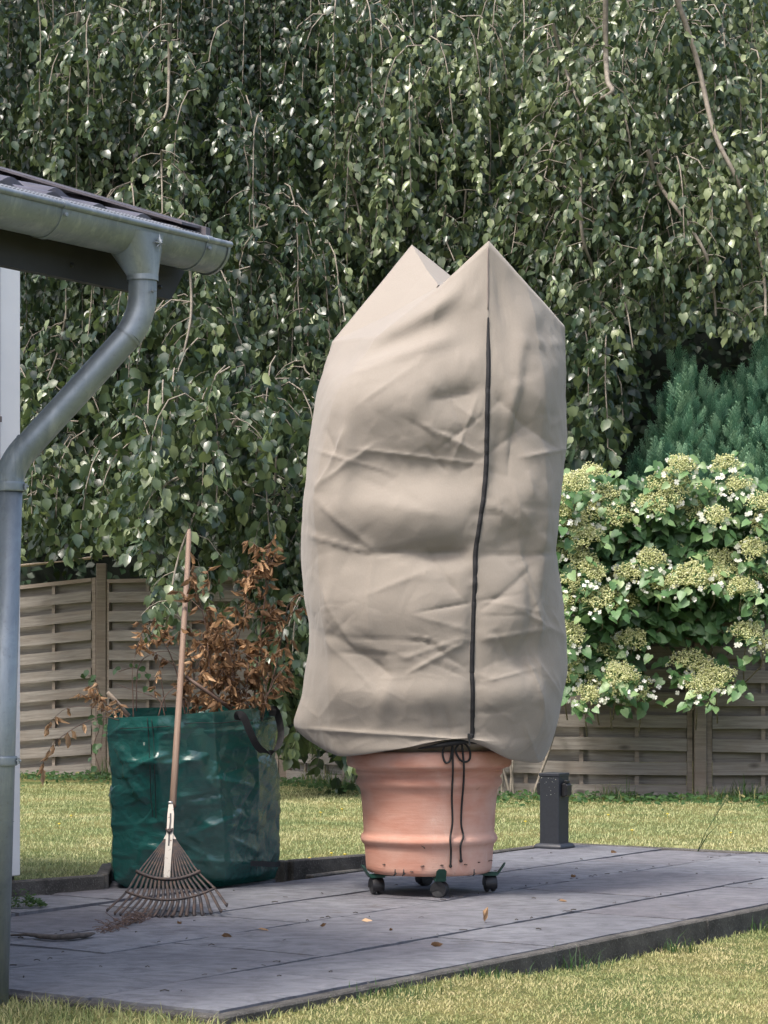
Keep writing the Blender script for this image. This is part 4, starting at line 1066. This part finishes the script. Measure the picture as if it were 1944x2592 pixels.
for k in range(46):
    x, y = rb.uniform(270, 710), rb.uniform(1840, 2240); an = rb.choice((rb.gauss(.1, .25), rb.gauss(.85, .3), rb.gauss(-.75, .3))); L = rb.uniform(40, 170)
    BCR.append((x, y, x + L * math.cos(an), y + L * math.sin(an), rb.choice((-1, 1)) * rb.uniform(.006, .018), rb.uniform(7, 20)))
BCR += [(320, 2040, 700, 2050, -.009, 7), (440, 1935, 640, 1880, .014, 16), (400, 1860, 500, 1845, .010, 16), (590, 2125, 680, 2170, .016, 9), (310, 1940, 390, 2070, .016, 14), (500, 1940, 600, 2060, .010, 14), (420, 2170, 700, 2190, .012, 14), (350, 2085, 430, 2080, .012, 12)]
def bagf(x, y):
    f = 0.0
    for x0, y0, x1, y1, am, wd in BCR:
        tx, ty = x1 - x0, y1 - y0; L = math.hypot(tx, ty); u = ((x - x0) * tx + (y - y0) * ty) / (L * L); v = (-(x - x0) * ty + (y - y0) * tx) / L
        if 0 < u < 1 and abs(v) < wd * 5: f += am * math.sin(math.pi * u) ** .7 * math.exp(-abs(v) / wd)
    return f
c0 = Vector((-.86, 10.68, 0)); bfin = []
for i, r in enumerate(brow):
    f = i / NR; o = []; amt = min(1, f / .04) * min(1, (1 - f) / .08 + .25)
    for p in r:
        out = Vector((p.x - c0.x, p.y - c0.y, 0)).normalized(); fr = max(0, -out.y) ** .4
        dsp = bagf(XS(p), YS(p)) * fr + .016 * ns(p.x * 4, p.y * 4, p.z * 4) + .030 * crumple(p, 4.6, 3.3) + .008 * crumple(p, 11, 8.8) + .006 * crease(p, 6.0, 2.2) + .003 * crease(p, 13, 6.1)
        q = p + out * dsp * amt
        if f > .90 and f < .915: q = q - out * .003
        if q.z < .003: q.z = .003
        o.append(q)
    bfin.append(o)
w = MB(); w.grid(bfin, closed=True)
rim = [lerp(p, Vector((c0.x, c0.y, p.z)), .012) for p in bfin[-1]]; w.grid([bfin[-1], rim], closed=True)
w.grid([rim, [lerp(p, Vector((c0.x, c0.y, p.z)), .012) for p in bfin[int(NR * .7)]], [lerp(p, Vector((c0.x, c0.y, p.z)), .012) for p in bfin[int(NR * .4)]]], closed=True)
w.add([tuple(p) for p in bfin[0]], [tuple(range(len(bfin[0])))])
bbody = w.build("sack_fabric", M['bag'], bag, smooth=True)
w = MB(); fill = [lerp(p, Vector((c0.x, c0.y, p.z)), .03) for p in bfin[int(NR * .80)]]
w.add([tuple(p) for p in fill] + [(c0.x, c0.y, .72)], [(k, (k + 1) % len(fill), len(fill)) for k in range(len(fill))])
tag(w.build("garden_waste", M['dirt']), "dark garden waste lying inside the green sack under the branches", "garden waste")
def Z5(zx, zy): return 300 + .2773 * zx, 1750 + .2773 * zy
def strap(zpts, ds, wd, n=6, side=None):
    pts = smooth_path([P(*Z5(a_, b_), d) for (a_, b_), d in zip(zpts, ds)], n); sd = []
    for i in range(len(pts)):
        t = (pts[min(i + 1, len(pts) - 1)] - pts[max(i - 1, 0)]).normalized(); sd.append(t.cross(side if side is not None else Vector((0, -1, 0))).normalized())
    mb = MB(); mb.ribbon(pts, sd, wd); mb.ribbon([p + Vector((0, .003, 0)) for p in pts], sd, wd); return mb
strap([(1092, 262), (1088, 215), (1140, 232), (1200, 370), (1260, 490), (1330, 555), (1400, 568), (1455, 510), (1482, 400), (1470, 280), (1440, 185), (1412, 160), (1405, 225)], [10.275, 10.26, 10.25, 10.26, 10.28, 10.32, 10.42, 10.52, 10.58, 10.62, 10.62, 10.60, 10.60], .034, 7, Vector((-.35, -1, .0))).build("handle", M['blackweb'], bag, smooth=True)
def bag_at(x, y):
    best = min((p for r in bfin for p in r if p.y < 10.95), key=lambda p: (XS(p) - x) ** 2 + (YS(p) - y) ** 2 + (p.y - 10.3) * 40); return best
w = MB(); pts = [bag_at(*Z5(zx, 1566)) + Vector((.010, -.055, 0)) for zx in (1190, 1250, 1310, 1370, 1420, 1470)]
pts = smooth_path(pts, 4); w.ribbon(pts, [UP] * len(pts), .024); w.build("bottom_strap", M['blackweb'], bag, smooth=True)
w = MB()
for path in ([(15, 345), (150, 338), (300, 325), (480, 312)], [(600, 300), (760, 290), (900, 285), (1060, 275), (1200, 262), (1400, 240)], [(262, 240), (280, 420), (292, 700), (300, 950), (320, 1150)], [(302, 250), (318, 420), (326, 700), (335, 950), (350, 1150)]):
    pp = smooth_path([bag_at(*Z5(*q_)) + Vector((0, -.010, 0)) for q_ in path], 5); w.tube(pp, .0016, 4)
w.build("stitching", M['blackcord'], bag, smooth=True)
c = bag_at(*Z5(238, 470)) + Vector((0, -.018, 0)); w = MB(); w.box(c, (.008, 0, 0), (0, .001, 0), (0, 0, .010)); tg = w.build("sewn_tag", M['bag'], bag)
w = MB(); w.box(c + Vector((-.001, -.002, -.001)), (.0016, 0, 0), (0, .0007, 0), (0, 0, .0065)); w.build("tag_print", M['petal'], tg)

# ------------------------------------------------------------------ dead branches in the sack
GRP = "dead branches sticking out of the green sack"
def dead_branch(path, d, r0, nleaf, tint, label, nm="dead_branch", lsz=.05, twigl=.14, bare=0.0, group=GRP, hang=.7, onstem=()):
    pts = [P(x, y, (d if not hasattr(d, '__len__') else d[i])) for i, (x, y) in enumerate(path)]
    sp = smooth_path(pts, 7); o = thing(nm, sp[0], label, "dead branch", group)
    st = MB(); st.tube(sp, [r0 * (1 - .75 * i / len(sp)) for i in range(len(sp))], 6)
    pp, aa, nn, ss, tt = [], [], [], [], []
    def lf(p, base):
        ax = Vector((random.gauss(0, .45), random.gauss(0, .45), -hang + random.gauss(0, .35))) + base * .3
        pp.append(tuple(p)); aa.append(tuple(ax)); nn.append((random.gauss(0, .7), -.6, random.gauss(0, .6))); ss.append(lsz * random.uniform(.6, 1.3)); tt.append(min(1, max(0, tint + random.gauss(0, .18))))
    nt = max(1, nleaf // 7) if nleaf else 0
    for k in range(nt):
        i = int(len(sp) * (bare + (1 - bare) * random.random() ** .8)); i = min(i, len(sp) - 2); p = sp[i]; t = (sp[i + 1] - sp[i]).normalized()
        td = (t * .7 + Vector((random.uniform(-1, 1), random.uniform(-.8, .5), random.uniform(-.1, .6)))).normalized(); tw = [p.copy()]; q = p.copy()
        for j in range(4):
            td = (td + Vector((random.gauss(0, .2), random.gauss(0, .2), random.gauss(0, .15)))).normalized(); q = q + td * twigl * random.uniform(.15, .36); tw.append(q.copy())
            for _ in range(2): lf(q, td)
        st.tube(tw, [.0022, .0019, .0016, .0013, .001], 4, cap=False)
    for f in onstem:
        i = int(f * (len(sp) - 1)); lf(sp[i], Vector((0, 0, -.6)))
    st.build("stem", M['twig'], o, smooth=True)
    if pp: leaves("dry_leaves", pp, aa, nn, ss, M['dry'], o, tt, tmpl=(DRY_V, LEAF_T, LEAF_Q), wid=rng.uniform(.45, 1.15, len(pp)), curl=rng.uniform(-1.0, 1.0, len(pp)))
    return o
dead_branch([(640, 1815), (655, 1640), (672, 1500), (678, 1398)], 10.62, .006, 140, .52, "tallest brown leafy dead branch, at the right of the green sack", twigl=.11)
dead_branch([(600, 1815), (592, 1660), (618, 1560), (627, 1445)], 10.66, .005, 90, .58, "brown dead branch just left of the tallest one in the sack", twigl=.12)
dead_branch([(540, 1815), (530, 1650), (515, 1560), (492, 1475)], 10.6, .005, 95, .52, "brown dead branch whose tip stands beside the upper rake handle", twigl=.12)
dead_branch([(660, 1812), (690, 1720), (712, 1620), (728, 1530)], 10.72, .005, 60, .58, "dead branch leaning to the right over the rim of the sack", twigl=.13)
dead_branch([(470, 1815), (452, 1720), (428, 1650), (404, 1612)], 10.55, .005, 64, .5, "brown dead branch leaning left behind the rake handle", twigl=.12)
same = "short brown leafy dead branch in the thick of the green sack"
for k in range(9):
    x0 = random.uniform(440, 670); x1 = x0 + random.uniform(-60, 60)
    dead_branch([(x0, 1825), (lerp(x0, x1, .5) + random.uniform(-15, 15), 1760), (x1, random.uniform(1590, 1690))], random.uniform(10.42, 10.82), .004, 52, random.uniform(.4, .8), same, twigl=.13, bare=.05)
dead_branch([(338, 1820), (336, 1750), (335, 1700), (346, 1640)], 10.5, .0035, 21, .95, "upright bare twig topped with pale orange leaves at the left of the sack", lsz=.042, twigl=.10, bare=.75)
dead_branch([(345, 1800), (350, 1690), (385, 1655), (430, 1650), (466, 1672)], 10.52, .003, 0, .9, "thin bare twig arching over the left part of the sack")
dead_branch([(300, 1822), (250, 1815), (180, 1848), (130, 1890), (104, 1945)], [10.3, 10.25, 10.2, 10.2, 10.2], .0028, 0, .97, "drooping thin twig with pale orange leaves hanging lowest at the left of the sack", lsz=.062, hang=1.2, onstem=(.40, .52, .56, .66, .72, .80, .88, .93, .97, 1.0))
dead_branch([(300, 1815), (240, 1790), (170, 1793), (122, 1832)], [10.35, 10.3, 10.25, 10.25], .0026, 0, .97, "thin twig with a few orange leaves arching left above the drooping one", lsz=.058, hang=1.2, onstem=(.70, .86, .9, .97, 1.0))
dead_branch([(330, 1822), (300, 1800), (262, 1790), (245, 1765)], 10.36, .003, 42, .97, "short twig with a clump of pale orange leaves on the left rim of the sack", lsz=.045, twigl=.09)
dead_branch([(420, 1820), (400, 1770), (330, 1745), (290, 1730)], 10.5, .003, 7, .9, "bare twig spreading flat to the left above the sack rim", lsz=.04, bare=.3)
dead_branch([(400, 1815), (420, 1760), (470, 1725), (520, 1715)], 10.45, .0035, 14, .85, "bare reddish twig rising to the right behind the rake handle", lsz=.045, bare=.2)
dead_branch([(420, 1800), (405, 1700), (398, 1660), (380, 1640)], 10.7, .003, 0, .9, "thin grey leafless twig in front of the fence left of the rake handle")
w = MB(); w.tube([P(470, 1713, 10.4), P(520, 1748, 10.42), P(592, 1800, 10.46)], [.008, .0085, .009], 8); tag(w.build("cut_stick", M['twig'], smooth=True), "thick brown cut stick slanting down to the right into the sack", "stick")
w = MB(); w.tube([P(272, 1753, 10.42), P(295, 1778, 10.44), P(325, 1812, 10.46)], [.010, .011, .011], 8); tag(w.build("cut_stick", M['palewood'], smooth=True), "pale grey cut stick poking out at the left corner of the sack", "stick")

# ------------------------------------------------------------------ rake
def RK(x, y, n_=0.0):
    d = 9.537 / (.918 + (y - HY) / F); p = P(x, y, d); return p + Vector((0, -.737, .676)) * n_ * 0 + Vector((0, -n_, 0))
def Z4(zx, zy, n_=0.0): return RK(240 + .229 * zx, 1950 + .229 * zy, n_)
rake = thing("leaf_rake", Z4(830, 1600), "old leaf rake with wooden handle and rusty fan of tines leaning on the green sack", "rake")
w = MB(); hp_ = [RK(479, 1341), RK(478.5, 1348), RK(474, 1450), RK(462, 1640), RK(450, 1830), RK(437, 2040)]
w.tube(hp_, [.006, .0115, .013, .0135, .014, .0145], 14); w.build("handle", M['handle'], rake, smooth=True)
# cream steel strap with slot
def plate(zl, zr, n_, th=.003):
    mb = MB(); L = [Z4(a_, b_, n_) for a_, b_ in zl]; R_ = [Z4(a_, b_, n_) for a_, b_ in zr]
    mb.grid([[a_, b_] for a_, b_ in zip(L, R_)]); mb.grid([[a_ + Vector((0, th, 0)), b_ + Vector((0, th, 0))] for a_, b_ in zip(L, R_)])
    mb.grid([[a_, a_ + Vector((0, th, 0))] for a_ in L]); mb.grid([[a_, a_ + Vector((0, th, 0))] for a_ in R_]); return mb
brk = plate([(822, 365), (808, 480), (800, 640), (790, 760), (778, 930), (764, 1190)], [(868, 365), (880, 480), (872, 640), (866, 760), (852, 930), (834, 1190)], .020).build("bracket", M['cream'], rake)
w = plate([(834, 470), (832, 560), (824, 640)], [(852, 470), (852, 560), (844, 640)], .0215, .001); w2 = plate([(818, 690), (816, 760), (812, 830)], [(838, 690), (836, 760), (830, 830)], .0215, .001)
w.v += w2.v; w.f += [tuple(i + len(w.v) - len(w2.v) for i in f) for f in w2.f]; w.g += w2.g; w.mi += w2.mi; w.build("slot", M['blackplastic'], brk)
w = MB(); w.tube([Z4(818, 352, .024), Z4(866, 352, .024)], .0055, 8); w.build("top_clip", M['steel'], brk, smooth=True)
w = MB(); w.tube([Z4(796, 640, .028), Z4(815, 668, .03), Z4(834, 672, .032), Z4(850, 665, .03), Z4(864, 638, .028)], [.004, .005, .006, .005, .004], 7); w.lathe(Z4(832, 655, .02), [(.008, 0), (.007, .014), (.0001, .016)], 12, axis=(0, -1, 0)); w.build("wing_nut", M['rust'], brk, smooth=True)
w = plate([(790, 705), (762, 756)], [(872, 705), (902, 756)], .010); w.build("tine_hub", M['cream'], rake)
tips = [(140, 1545), (225, 1580), (285, 1590), (340, 1618), (398, 1632), (470, 1655), (548, 1664), (624, 1668), (702, 1668), (778, 1660), (852, 1645), (944, 1652), (1015, 1618), (1102, 1610), (1195, 1600), (1290, 1578), (1400, 1555), (1462, 1490)]
N_T = len(tips)
def bar1(f): return (lerp(465, 1165, f), 1110 + (1195 - 1105) * (1 - (2 * f - 1) ** 2) + 0 * f)
def bar2(f): return (lerp(345, 1335, f), lerp(1335, 1295, f) + 112 * (1 - (2 * f - 1) ** 2))
for k, (tx, ty) in enumerate(tips):
    f = k / (N_T - 1); h = (lerp(772, 892, f), 760)
    p1 = bar1(.03 + .94 * f); p2 = bar2(.01 + .98 * f)
    c = [Z4(h[0], h[1], .006), Z4(lerp(h[0], p1[0], .5), lerp(h[1], p1[1], .5), .010), Z4(*p1, .010), Z4(*p2, .012), Z4(lerp(p2[0], tx, .75), lerp(p2[1], ty, .75), .016)]
    e = Z4(tx, ty, .012); e.z = max(e.z, .003); c.append(e); c.append(e + Vector((0, .022, .003)))
    w = MB(); sp = smooth_path(c, 4); w.tube(sp, [.0030 + .0042 * min(1, i / 12) for i in range(len(sp))], 6, flat=.5); w.build("tine", M['rust'], rake, smooth=True)
for fn, r_ in ((bar1, .0105), (bar2, .0078)):
    w = MB(); sp = [Z4(*fn(f), .014) for f in np.linspace(0, 1, 22)]; w.tube(sp, r_, 8, flat=.7); w.build("crossbar", M['rust'], rake, smooth=True)

# ------------------------------------------------------------------ power post
pc = P(1403, 2148, 12.72); pc.z = 0
pp_ = thing("power_post", pc, "anthracite metal garden power socket post standing at the far corner of the patio", "power post")
e1 = Vector((math.cos(math.radians(-32)), math.sin(math.radians(-32)), 0)); e2 = Vector((-e1.y, e1.x, 0))
S_ = .0585
w = MB(); w.box(pc + UP * .2, e1 * S_, e2 * S_, UP * .195, .003)
w.build("column", M['anthracite'], pp_, angle=30)
w = MB(); w.box(pc + UP * .400, e1 * (S_ + .003), e2 * (S_ + .003), UP * .0085, .002); w.build("cap", M['anthracite'], pp_)
w = MB(); rows = []
for r_, z in ((.086, .001), (.088, .006), (.086, .016), (.078, .026), (.066, .030), (.058, .030)):
    rr = []
    for k in range(40):
        q = 2 * math.pi * k / 40; cq, sq = math.cos(q), math.sin(q); m_ = max(abs(cq), abs(sq)) ** .82; rr.append(pc + (e1 * cq + e2 * sq) * r_ / m_ + UP * z)
    rows.append(rr)
w.grid(rows, closed=True); w.build("base_plate", M['anthracite'], pp_, angle=40)
for sgn, zz in ((1, .318), (-1, .322)):
    n_ = e1 * sgn; s_ = e2
    n_ = e1 if sgn > 0 else -e1
    c = pc + n_ * (S_ + .013) + UP * zz - e2 * .0 
    w = MB(); w.box(c, n_ * .0125, s_ * .032, UP * .036, .004); sk = w.build("socket_box", M['blackplastic'], pp_, angle=30)
    w = MB(); w.box(c + n_ * .012, n_ * .010, s_ * .028, UP * .030, .004); w.box(c + n_ * .006 + UP * .044, n_ * .008, s_ * .018, UP * .008, .002); w.build("socket_lid", M['blackplastic'], sk, angle=30)
w = MB()
for k in range(15):
    u = random.uniform(-.9, .9); z = .385 - abs(random.gauss(0, .05)); w.lathe(pc - e2 * (S_ + .0002) + e1 * u * S_ + UP * z, [(random.uniform(.0008, .0022), 0), (.0001, .0006)], 6, axis=-e2)
w.build("bird_dropping_specks", M['petal'], pp_)

# ------------------------------------------------------------------ grass, weeds, litter
def blades(name, pts, h, wd, tint, mat, lean=.5):
    n = len(pts); pts = np.asarray(pts); q = rng.uniform(0, 2 * np.pi, n); ln_ = rng.uniform(.1, lean, n) * h
    side = np.stack([np.cos(q + 1.57), np.sin(q + 1.57), np.zeros(n)], 1) * (wd / 2)[:, None]
    md = pts + np.stack([np.cos(q) * ln_ * .35, np.sin(q) * ln_ * .35, h * .6], 1); tp = pts + np.stack([np.cos(q) * ln_, np.sin(q) * ln_, h * .95], 1)
    V = np.stack([pts - side, pts + side, md + side * .75, md - side * .75, tp], 1).reshape(-1, 3); b = (np.arange(n) * 5)[:, None]
    return np_mesh(name, V, [b + np.array([[0, 1, 2, 3]]), b + np.array([[3, 2, 4]])], mat, None, np.repeat(tint, 5), True)
def lawn_pts(n, xr, yr, cond):
    out = []
    while len(out) < n:
        x = random.uniform(*xr); y = random.uniform(*yr); a_ = x * A.x + y * A.y; b_ = x * B.x + y * B.y
        if cond(x, y, a_, b_): out.append((x, y, lawn_z(x, y) - .004))
    return np.array(out)
fp = lawn_pts(84000, (-1.9, 3.4), (5.9, 10.9), lambda x, y, a, b: (b < 4.11 or a < 5.26) and -y * .195 - .15 < x < y * .195 + 1.1 and b > 2.0 and y > 6.3)
ft = np.array([.62 + .30 * ns(x * 2.2, y * 2.2, 7) + .22 * ns(x * 9, y * 9, 2) for x, y, z in fp]) + rng.normal(0, .14, len(fp))
edge = np.array([max(0, 1 - (4.12 - (x * B.x + y * B.y)) / .12) for x, y, z in fp]); ft = ft - .45 * np.clip(edge, 0, 1) * rng.uniform(0, 1, len(fp))
gf = blades("grass", fp, rng.uniform(.007, .018, len(fp)) * (1 + 2.4 * np.clip(edge - .35, 0, 1) * rng.uniform(0, 1, len(fp)) ** 2), rng.uniform(.0022, .0042, len(fp)), np.clip(ft + .03, 0, 1), M['grass'], 1.7)
tag(gf, "dry yellow green lawn grass in the foreground", "grass", kind="stuff")
bp = lawn_pts(95000, (-4.2, 4.2), (9.8, 20.6), lambda x, y, a, b: (b > 6.56 or a > 11.44) and not in_bay(x, y) and abs(x) < y * .18 + .2 and y < interp(x, [-2.7, -.9, .6, 4], [22, 21, 18.4, 18.2]) and (y < 14.5 or random.random() < .75))
bt_ = np.array([.50 + .30 * ns(x * .7, y * 1.1, 4) + .12 * ns(x * 4, y * 1.5, 2) for x, y, z in bp]) + rng.normal(0, .12, len(bp))
gb_ = blades("grass", bp, rng.uniform(.010, .027, len(bp)), rng.uniform(.003, .006, len(bp)), np.clip(bt_, 0, 1), M['lawn'], 1.3)
tag(gb_, "mown green lawn grass between the patio and the fence", "grass", kind="stuff")
# rough grass and weeds along the fence foot
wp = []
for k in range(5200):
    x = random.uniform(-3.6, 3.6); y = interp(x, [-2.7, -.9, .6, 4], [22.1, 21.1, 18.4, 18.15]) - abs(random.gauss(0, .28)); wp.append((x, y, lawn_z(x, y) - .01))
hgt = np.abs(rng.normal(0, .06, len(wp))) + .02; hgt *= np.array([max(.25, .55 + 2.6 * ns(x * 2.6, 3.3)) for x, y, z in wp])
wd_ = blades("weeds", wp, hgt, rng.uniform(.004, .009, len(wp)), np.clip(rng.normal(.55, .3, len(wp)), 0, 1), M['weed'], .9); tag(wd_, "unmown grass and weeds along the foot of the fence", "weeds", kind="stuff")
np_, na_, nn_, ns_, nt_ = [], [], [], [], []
for k in range(3600):  # weed leaves spread wide and dark to stand in for the fence's shade band
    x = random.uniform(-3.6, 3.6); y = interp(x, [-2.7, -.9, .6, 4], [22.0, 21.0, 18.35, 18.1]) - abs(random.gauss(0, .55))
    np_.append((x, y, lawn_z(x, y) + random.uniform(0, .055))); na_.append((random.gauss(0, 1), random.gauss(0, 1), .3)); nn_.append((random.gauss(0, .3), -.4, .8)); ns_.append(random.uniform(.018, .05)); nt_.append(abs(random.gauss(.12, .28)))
tag(leaves("weed_shade_leaves", np_, na_, nn_, ns_, M['weed'], None, nt_), "low broad leaved ground cover, spread wide and dark as shade along the foot of the fence", "weeds", kind="stuff")
# green tufts growing out of the front kerb
def tuft(c, n, h, spread, label, tint=.35, nm="grass_tuft", wdt=.004):
    c = Vector(c); pts = np.array([(c.x + random.gauss(0, spread), c.y + random.gauss(0, spread * .6), c.z - .005) for _ in range(n)])
    o = blades(nm, pts - np.array(c)[None], np.abs(rng.normal(h, h * .35, n)) + .01, np.full(n, wdt), np.clip(rng.normal(tint, .2, n), 0, 1), M['weed'], 1.0)
    o.location = c; tag(o, label, "grass tuft", "grass tufts along the kerb"); return o
def kerb_pt(a, off=.06): p = AB(a, 4.12 - off); return (p.x, p.y, lawn_z(p.x, p.y))
tuft(kerb_pt(9.12), 110, .045, .09, "widest green grass tuft against the front kerb at the right edge")
tuft(kerb_pt(8.75), 60, .05, .05, "green grass tuft left of the widest one at the front kerb")
tuft(kerb_pt(7.92), 60, .045, .07, "green grass tuft in front of the exposed kerb below the power post")
tuft(kerb_pt(7.2), 46, .055, .05, "green grass tuft where the exposed front kerb begins")
tuft(kerb_pt(6.55), 90, .028, .10, "low green tuft at the kerb in the middle foreground")
tuft(kerb_pt(6.0), 80, .028, .10, "low green tuft at the kerb under the rake side of the patio")
tuft((-.95, 7.0, -.08), 90, .035, .12, "low green tuft at the near left patio edge by the downpipe")
# small weed by the house corner
c = G(62, 2298); o = thing("small_weed", c, "little bushy green weed on the paving at the house corner", "weed")
n_ = 420; q = rng.uniform(0, 6.28, n_); r_ = np.sqrt(rng.uniform(0, 1, n_)); pos = np.stack([c.x - .02 + r_ * np.cos(q) * .10, c.y + .03 + r_ * np.sin(q) * .08, .005 + rng.uniform(0, .075, n_) * (1.1 - r_)], 1)
leaves("foliage", pos, np.stack([np.cos(q), np.sin(q), rng.uniform(0, .8, n_)], 1), np.stack([rng.normal(0, .4, n_), rng.normal(-.3, .3, n_), np.full(n_, .8)], 1), rng.uniform(.009, .018, n_), M['weed'], o, rng.uniform(.1, .5, n_))
cr_ = thing("creeper", P(245, 1950, 21.9), "small green creeper climbing the left fence post behind the drooping twig", "creeper")
cs_ = MB(); cpos = []
for path in ([(255, 1960), (238, 1890), (252, 1840), (246, 1800)], [(255, 1900), (262, 1800), (240, 1720), (222, 1710)], [(300, 1700), (340, 1690), (372, 1705), (380, 1740)]):
    sp = smooth_path([P(x, y, 21.75) for x, y in path], 6); cs_.tube(sp, .004, 5); cpos += [p for p in sp[::2]]
cs_.build("stem", M['twig'], cr_, smooth=True); n_ = len(cpos)
leaves("foliage", [tuple(p + Vector((random.gauss(0, .03), -.03, random.gauss(0, .03)))) for p in cpos], np.stack([rng.normal(0, 1, n_), rng.normal(-.3, .2, n_), rng.normal(-.5, .4, n_)], 1), np.stack([rng.normal(0, .3, n_), np.full(n_, -.8), rng.normal(.4, .3, n_)], 1), rng.uniform(.05, .085, n_), M['hyleaf'], cr_, rng.uniform(.05, .35, n_))
for x, y in ((839, 2164), (873, 2166), (784, 2177), (866, 2042), (812, 2052), (1690, 2057), (1540, 2060), (1330, 2075), (150, 2085), (180, 2060), (1850, 2110), (1600, 2105)):
    c = G(x, y, 0); c.z = lawn_z(c.x, c.y); w = MB(); w.lathe(c + UP * .03, [(.0001, .004), (.008, .003), (.010, 0), (.004, -.004), (.0012, -.006), (.0012, -.032)], 8)
    tag(w.build("lawn_flower", plain("yellow_flower", (.62, .48, .06), .8) if "yellow_flower" not in bpy.data.materials else bpy.data.materials["yellow_flower"], smooth=True), "tiny yellow flower standing in the mown lawn behind the patio", "flower", "tiny yellow flowers in the lawn")
# tall seeding grass stalk
c = G(1764, 2160, -.02); o = thing("grass_stalk", c, "single tall seeding grass stalk leaning right on the lawn edge", "grass stalk")
w = MB(); sp = smooth_path([c, P(1785, 2110, 12.2), P(1815, 2060, 12.2), P(1840, 2020, 12.2)], 6); w.tube(sp, .0022, 5); w.tube([c, P(1790, 2115, 12.15), P(1822, 2083, 12.15)], [.003, .0025, .0008], 5)
so = w.build("stem", M['weed'], o, smooth=True); at = so.data.attributes.new("tint", 'FLOAT', 'POINT'); at.data.foreach_set("value", np.full(len(so.data.vertices), .35, dtype=np.float32))
sl_ = [sp[-1 - i] for i in range(8)]; leaves("seed_head", [tuple(p) for p in sl_ for _ in range(2)], [(random.gauss(.2, .5), 0, 1) for _ in range(16)], [(0, -1, random.gauss(0, .5))] * 16, np.full(16, .018), M['weed'], o, np.full(16, .85))

# fallen leaves and bits on the slabs
def fallen(x, y, size, tint, label, flat=True, ax=None, nrm=None, n=1, group="fallen leaves on the slabs", nm="fallen_leaf", curl=.35, z=.006):
    c = G(x, y, 0.0); c.z = z
    an = random.uniform(0, 6.28); ax = ax or (math.cos(an), math.sin(an), .05); nrm = nrm or (random.gauss(0, .25), random.gauss(0, .25), 1)
    o = leaves(nm, [(0, 0, 0)], [ax], [nrm], np.array([size]), M['dry'], None, [tint], tmpl=(DRY_V if not flat else LEAF_V, LEAF_T, LEAF_Q), curl=np.array([curl]))
    o.location = c; tag(o, label, "leaf", group); return o
fallen(1226, 2336, .062, .86, "curled reddish brown leaf standing upright on the slabs right of the trolley", False, (.02, .0, 1), (.5, -.8, .1), curl=.1, z=.004)
fallen(915, 2334, .07, 1.0, "pale flat leaf lying on the slabs in front of the pot", True, (1, .1, .02), None)
fallen(652, 2355, .055, 1.0, "pale leaf lying on the slabs right of the rake", True, (1, .2, .05))
fallen(1090, 2395, .05, .2, "dark brown crumpled leaf near the front kerb", False)
fallen(460, 2340, .045, .25, "dark crumpled leaf just right of the rake tines", False)
fallen(560, 2372, .045, .15, "dark crumpled leaf on the slabs below and right of the rake", False)
fallen(1415, 2283, .07, .72, "long straw coloured leaf on the slabs below the power post", True, (1, .25, .02), None)
fallen(1458, 2221, .045, .4, "brown leaf on the slabs straight below the power post", False)
fallen(1345, 2146, .045, .8, "yellowish leaf at the left foot of the power post", True, (1, -.2, .1))
fallen(1381, 2149, .055, .75, "orange brown leaf at the front foot of the power post", True, (1, .1, .05))
fallen(994, 2357, .028, .05, "tiny dark leaf scrap below the front castor", False)
fallen(824, 2344, .04, .1, "dark leaf scrap left of the pale leaf in front of the pot", False)
fallen(1546, 2160, .045, .3, "brown leaf scrap on the far slab joint right of the power post", False)
fallen(190, 2576, .05, .9, "pale dry leaf in the grass at the near left corner", True, z=-.06)
lit = MB()
rl = random.Random(5)
for k in range(120):
    a_ = rl.uniform(5.4, 11.3); b_ = rl.uniform(4.2, 6.45)
    if rl.random() < .55:
        jb = rl.choice(bs[1:-1]); b_ = jb + rl.gauss(0, .012)
    p = AB(a_, b_, .005); an = rl.uniform(0, 6.28); L = rl.uniform(.004, .016); u = Vector((math.cos(an), math.sin(an), 0)) * L
    lit.tube([p - u, p + UP * rl.uniform(.0, .004), p + u], rl.uniform(.0012, .0034), 4, flat=.7)
tag(lit.build("leaf_litter", M['dirt']), "scattered dark crumbs and bits of leaf on the slabs", "litter", kind="stuff")
w = MB()
for k in range(230):
    f = rl.random() ** .8; p = lerp(G(258, 2362), G(366, 2328), f) + Vector((rl.gauss(0, .016), rl.gauss(0, .045), .003 + abs(rl.gauss(0, .014)))); an = rl.uniform(0, 6.28); L = rl.uniform(.004, .022); u = Vector((math.cos(an), math.sin(an), rl.uniform(-.5, .8))) * L
    w.tube([p - u, p + Vector((rl.gauss(0, .003), rl.gauss(0, .003), .003)), p + u], rl.uniform(.0008, .0022), 4)
tag(w.build("twig_heap", M['twig']), "small heap of raked twigs and bits under the left tines of the rake", "twigs", kind="stuff")
w = MB(); sp = smooth_path([G(20, 2372) + UP * .006, G(70, 2374) + UP * .012, G(130, 2382) + UP * .014, G(190, 2380) + UP * .016, G(238, 2372) + UP * .012], 6)
w.tube(sp, [.006, .006, .007, .008, .009, .010, .011, .012, .013, .015, .016, .017, .018, .019, .018, .019, .020, .021, .020, .018, .017, .018, .016, .012, .006][:len(sp)], 9, flat=.55)
for k, p in enumerate(w.v): w.v[k] = (p[0] + .003 * ns(p[0] * 40, p[1] * 40, p[2] * 60), p[1] + .003 * ns(p[0] * 40, p[1] * 30, 3), max(.001, p[2] + .003 * ns(p[0] * 50, p[1] * 20, 8)))
tag(w.build("bark_piece", plain("weathered_bark", (.085, .07, .06), .85, var=.6, scale=45, bump=.6), smooth=True), "long weathered strip of bark lying on the slabs beside the downpipe", "bark")
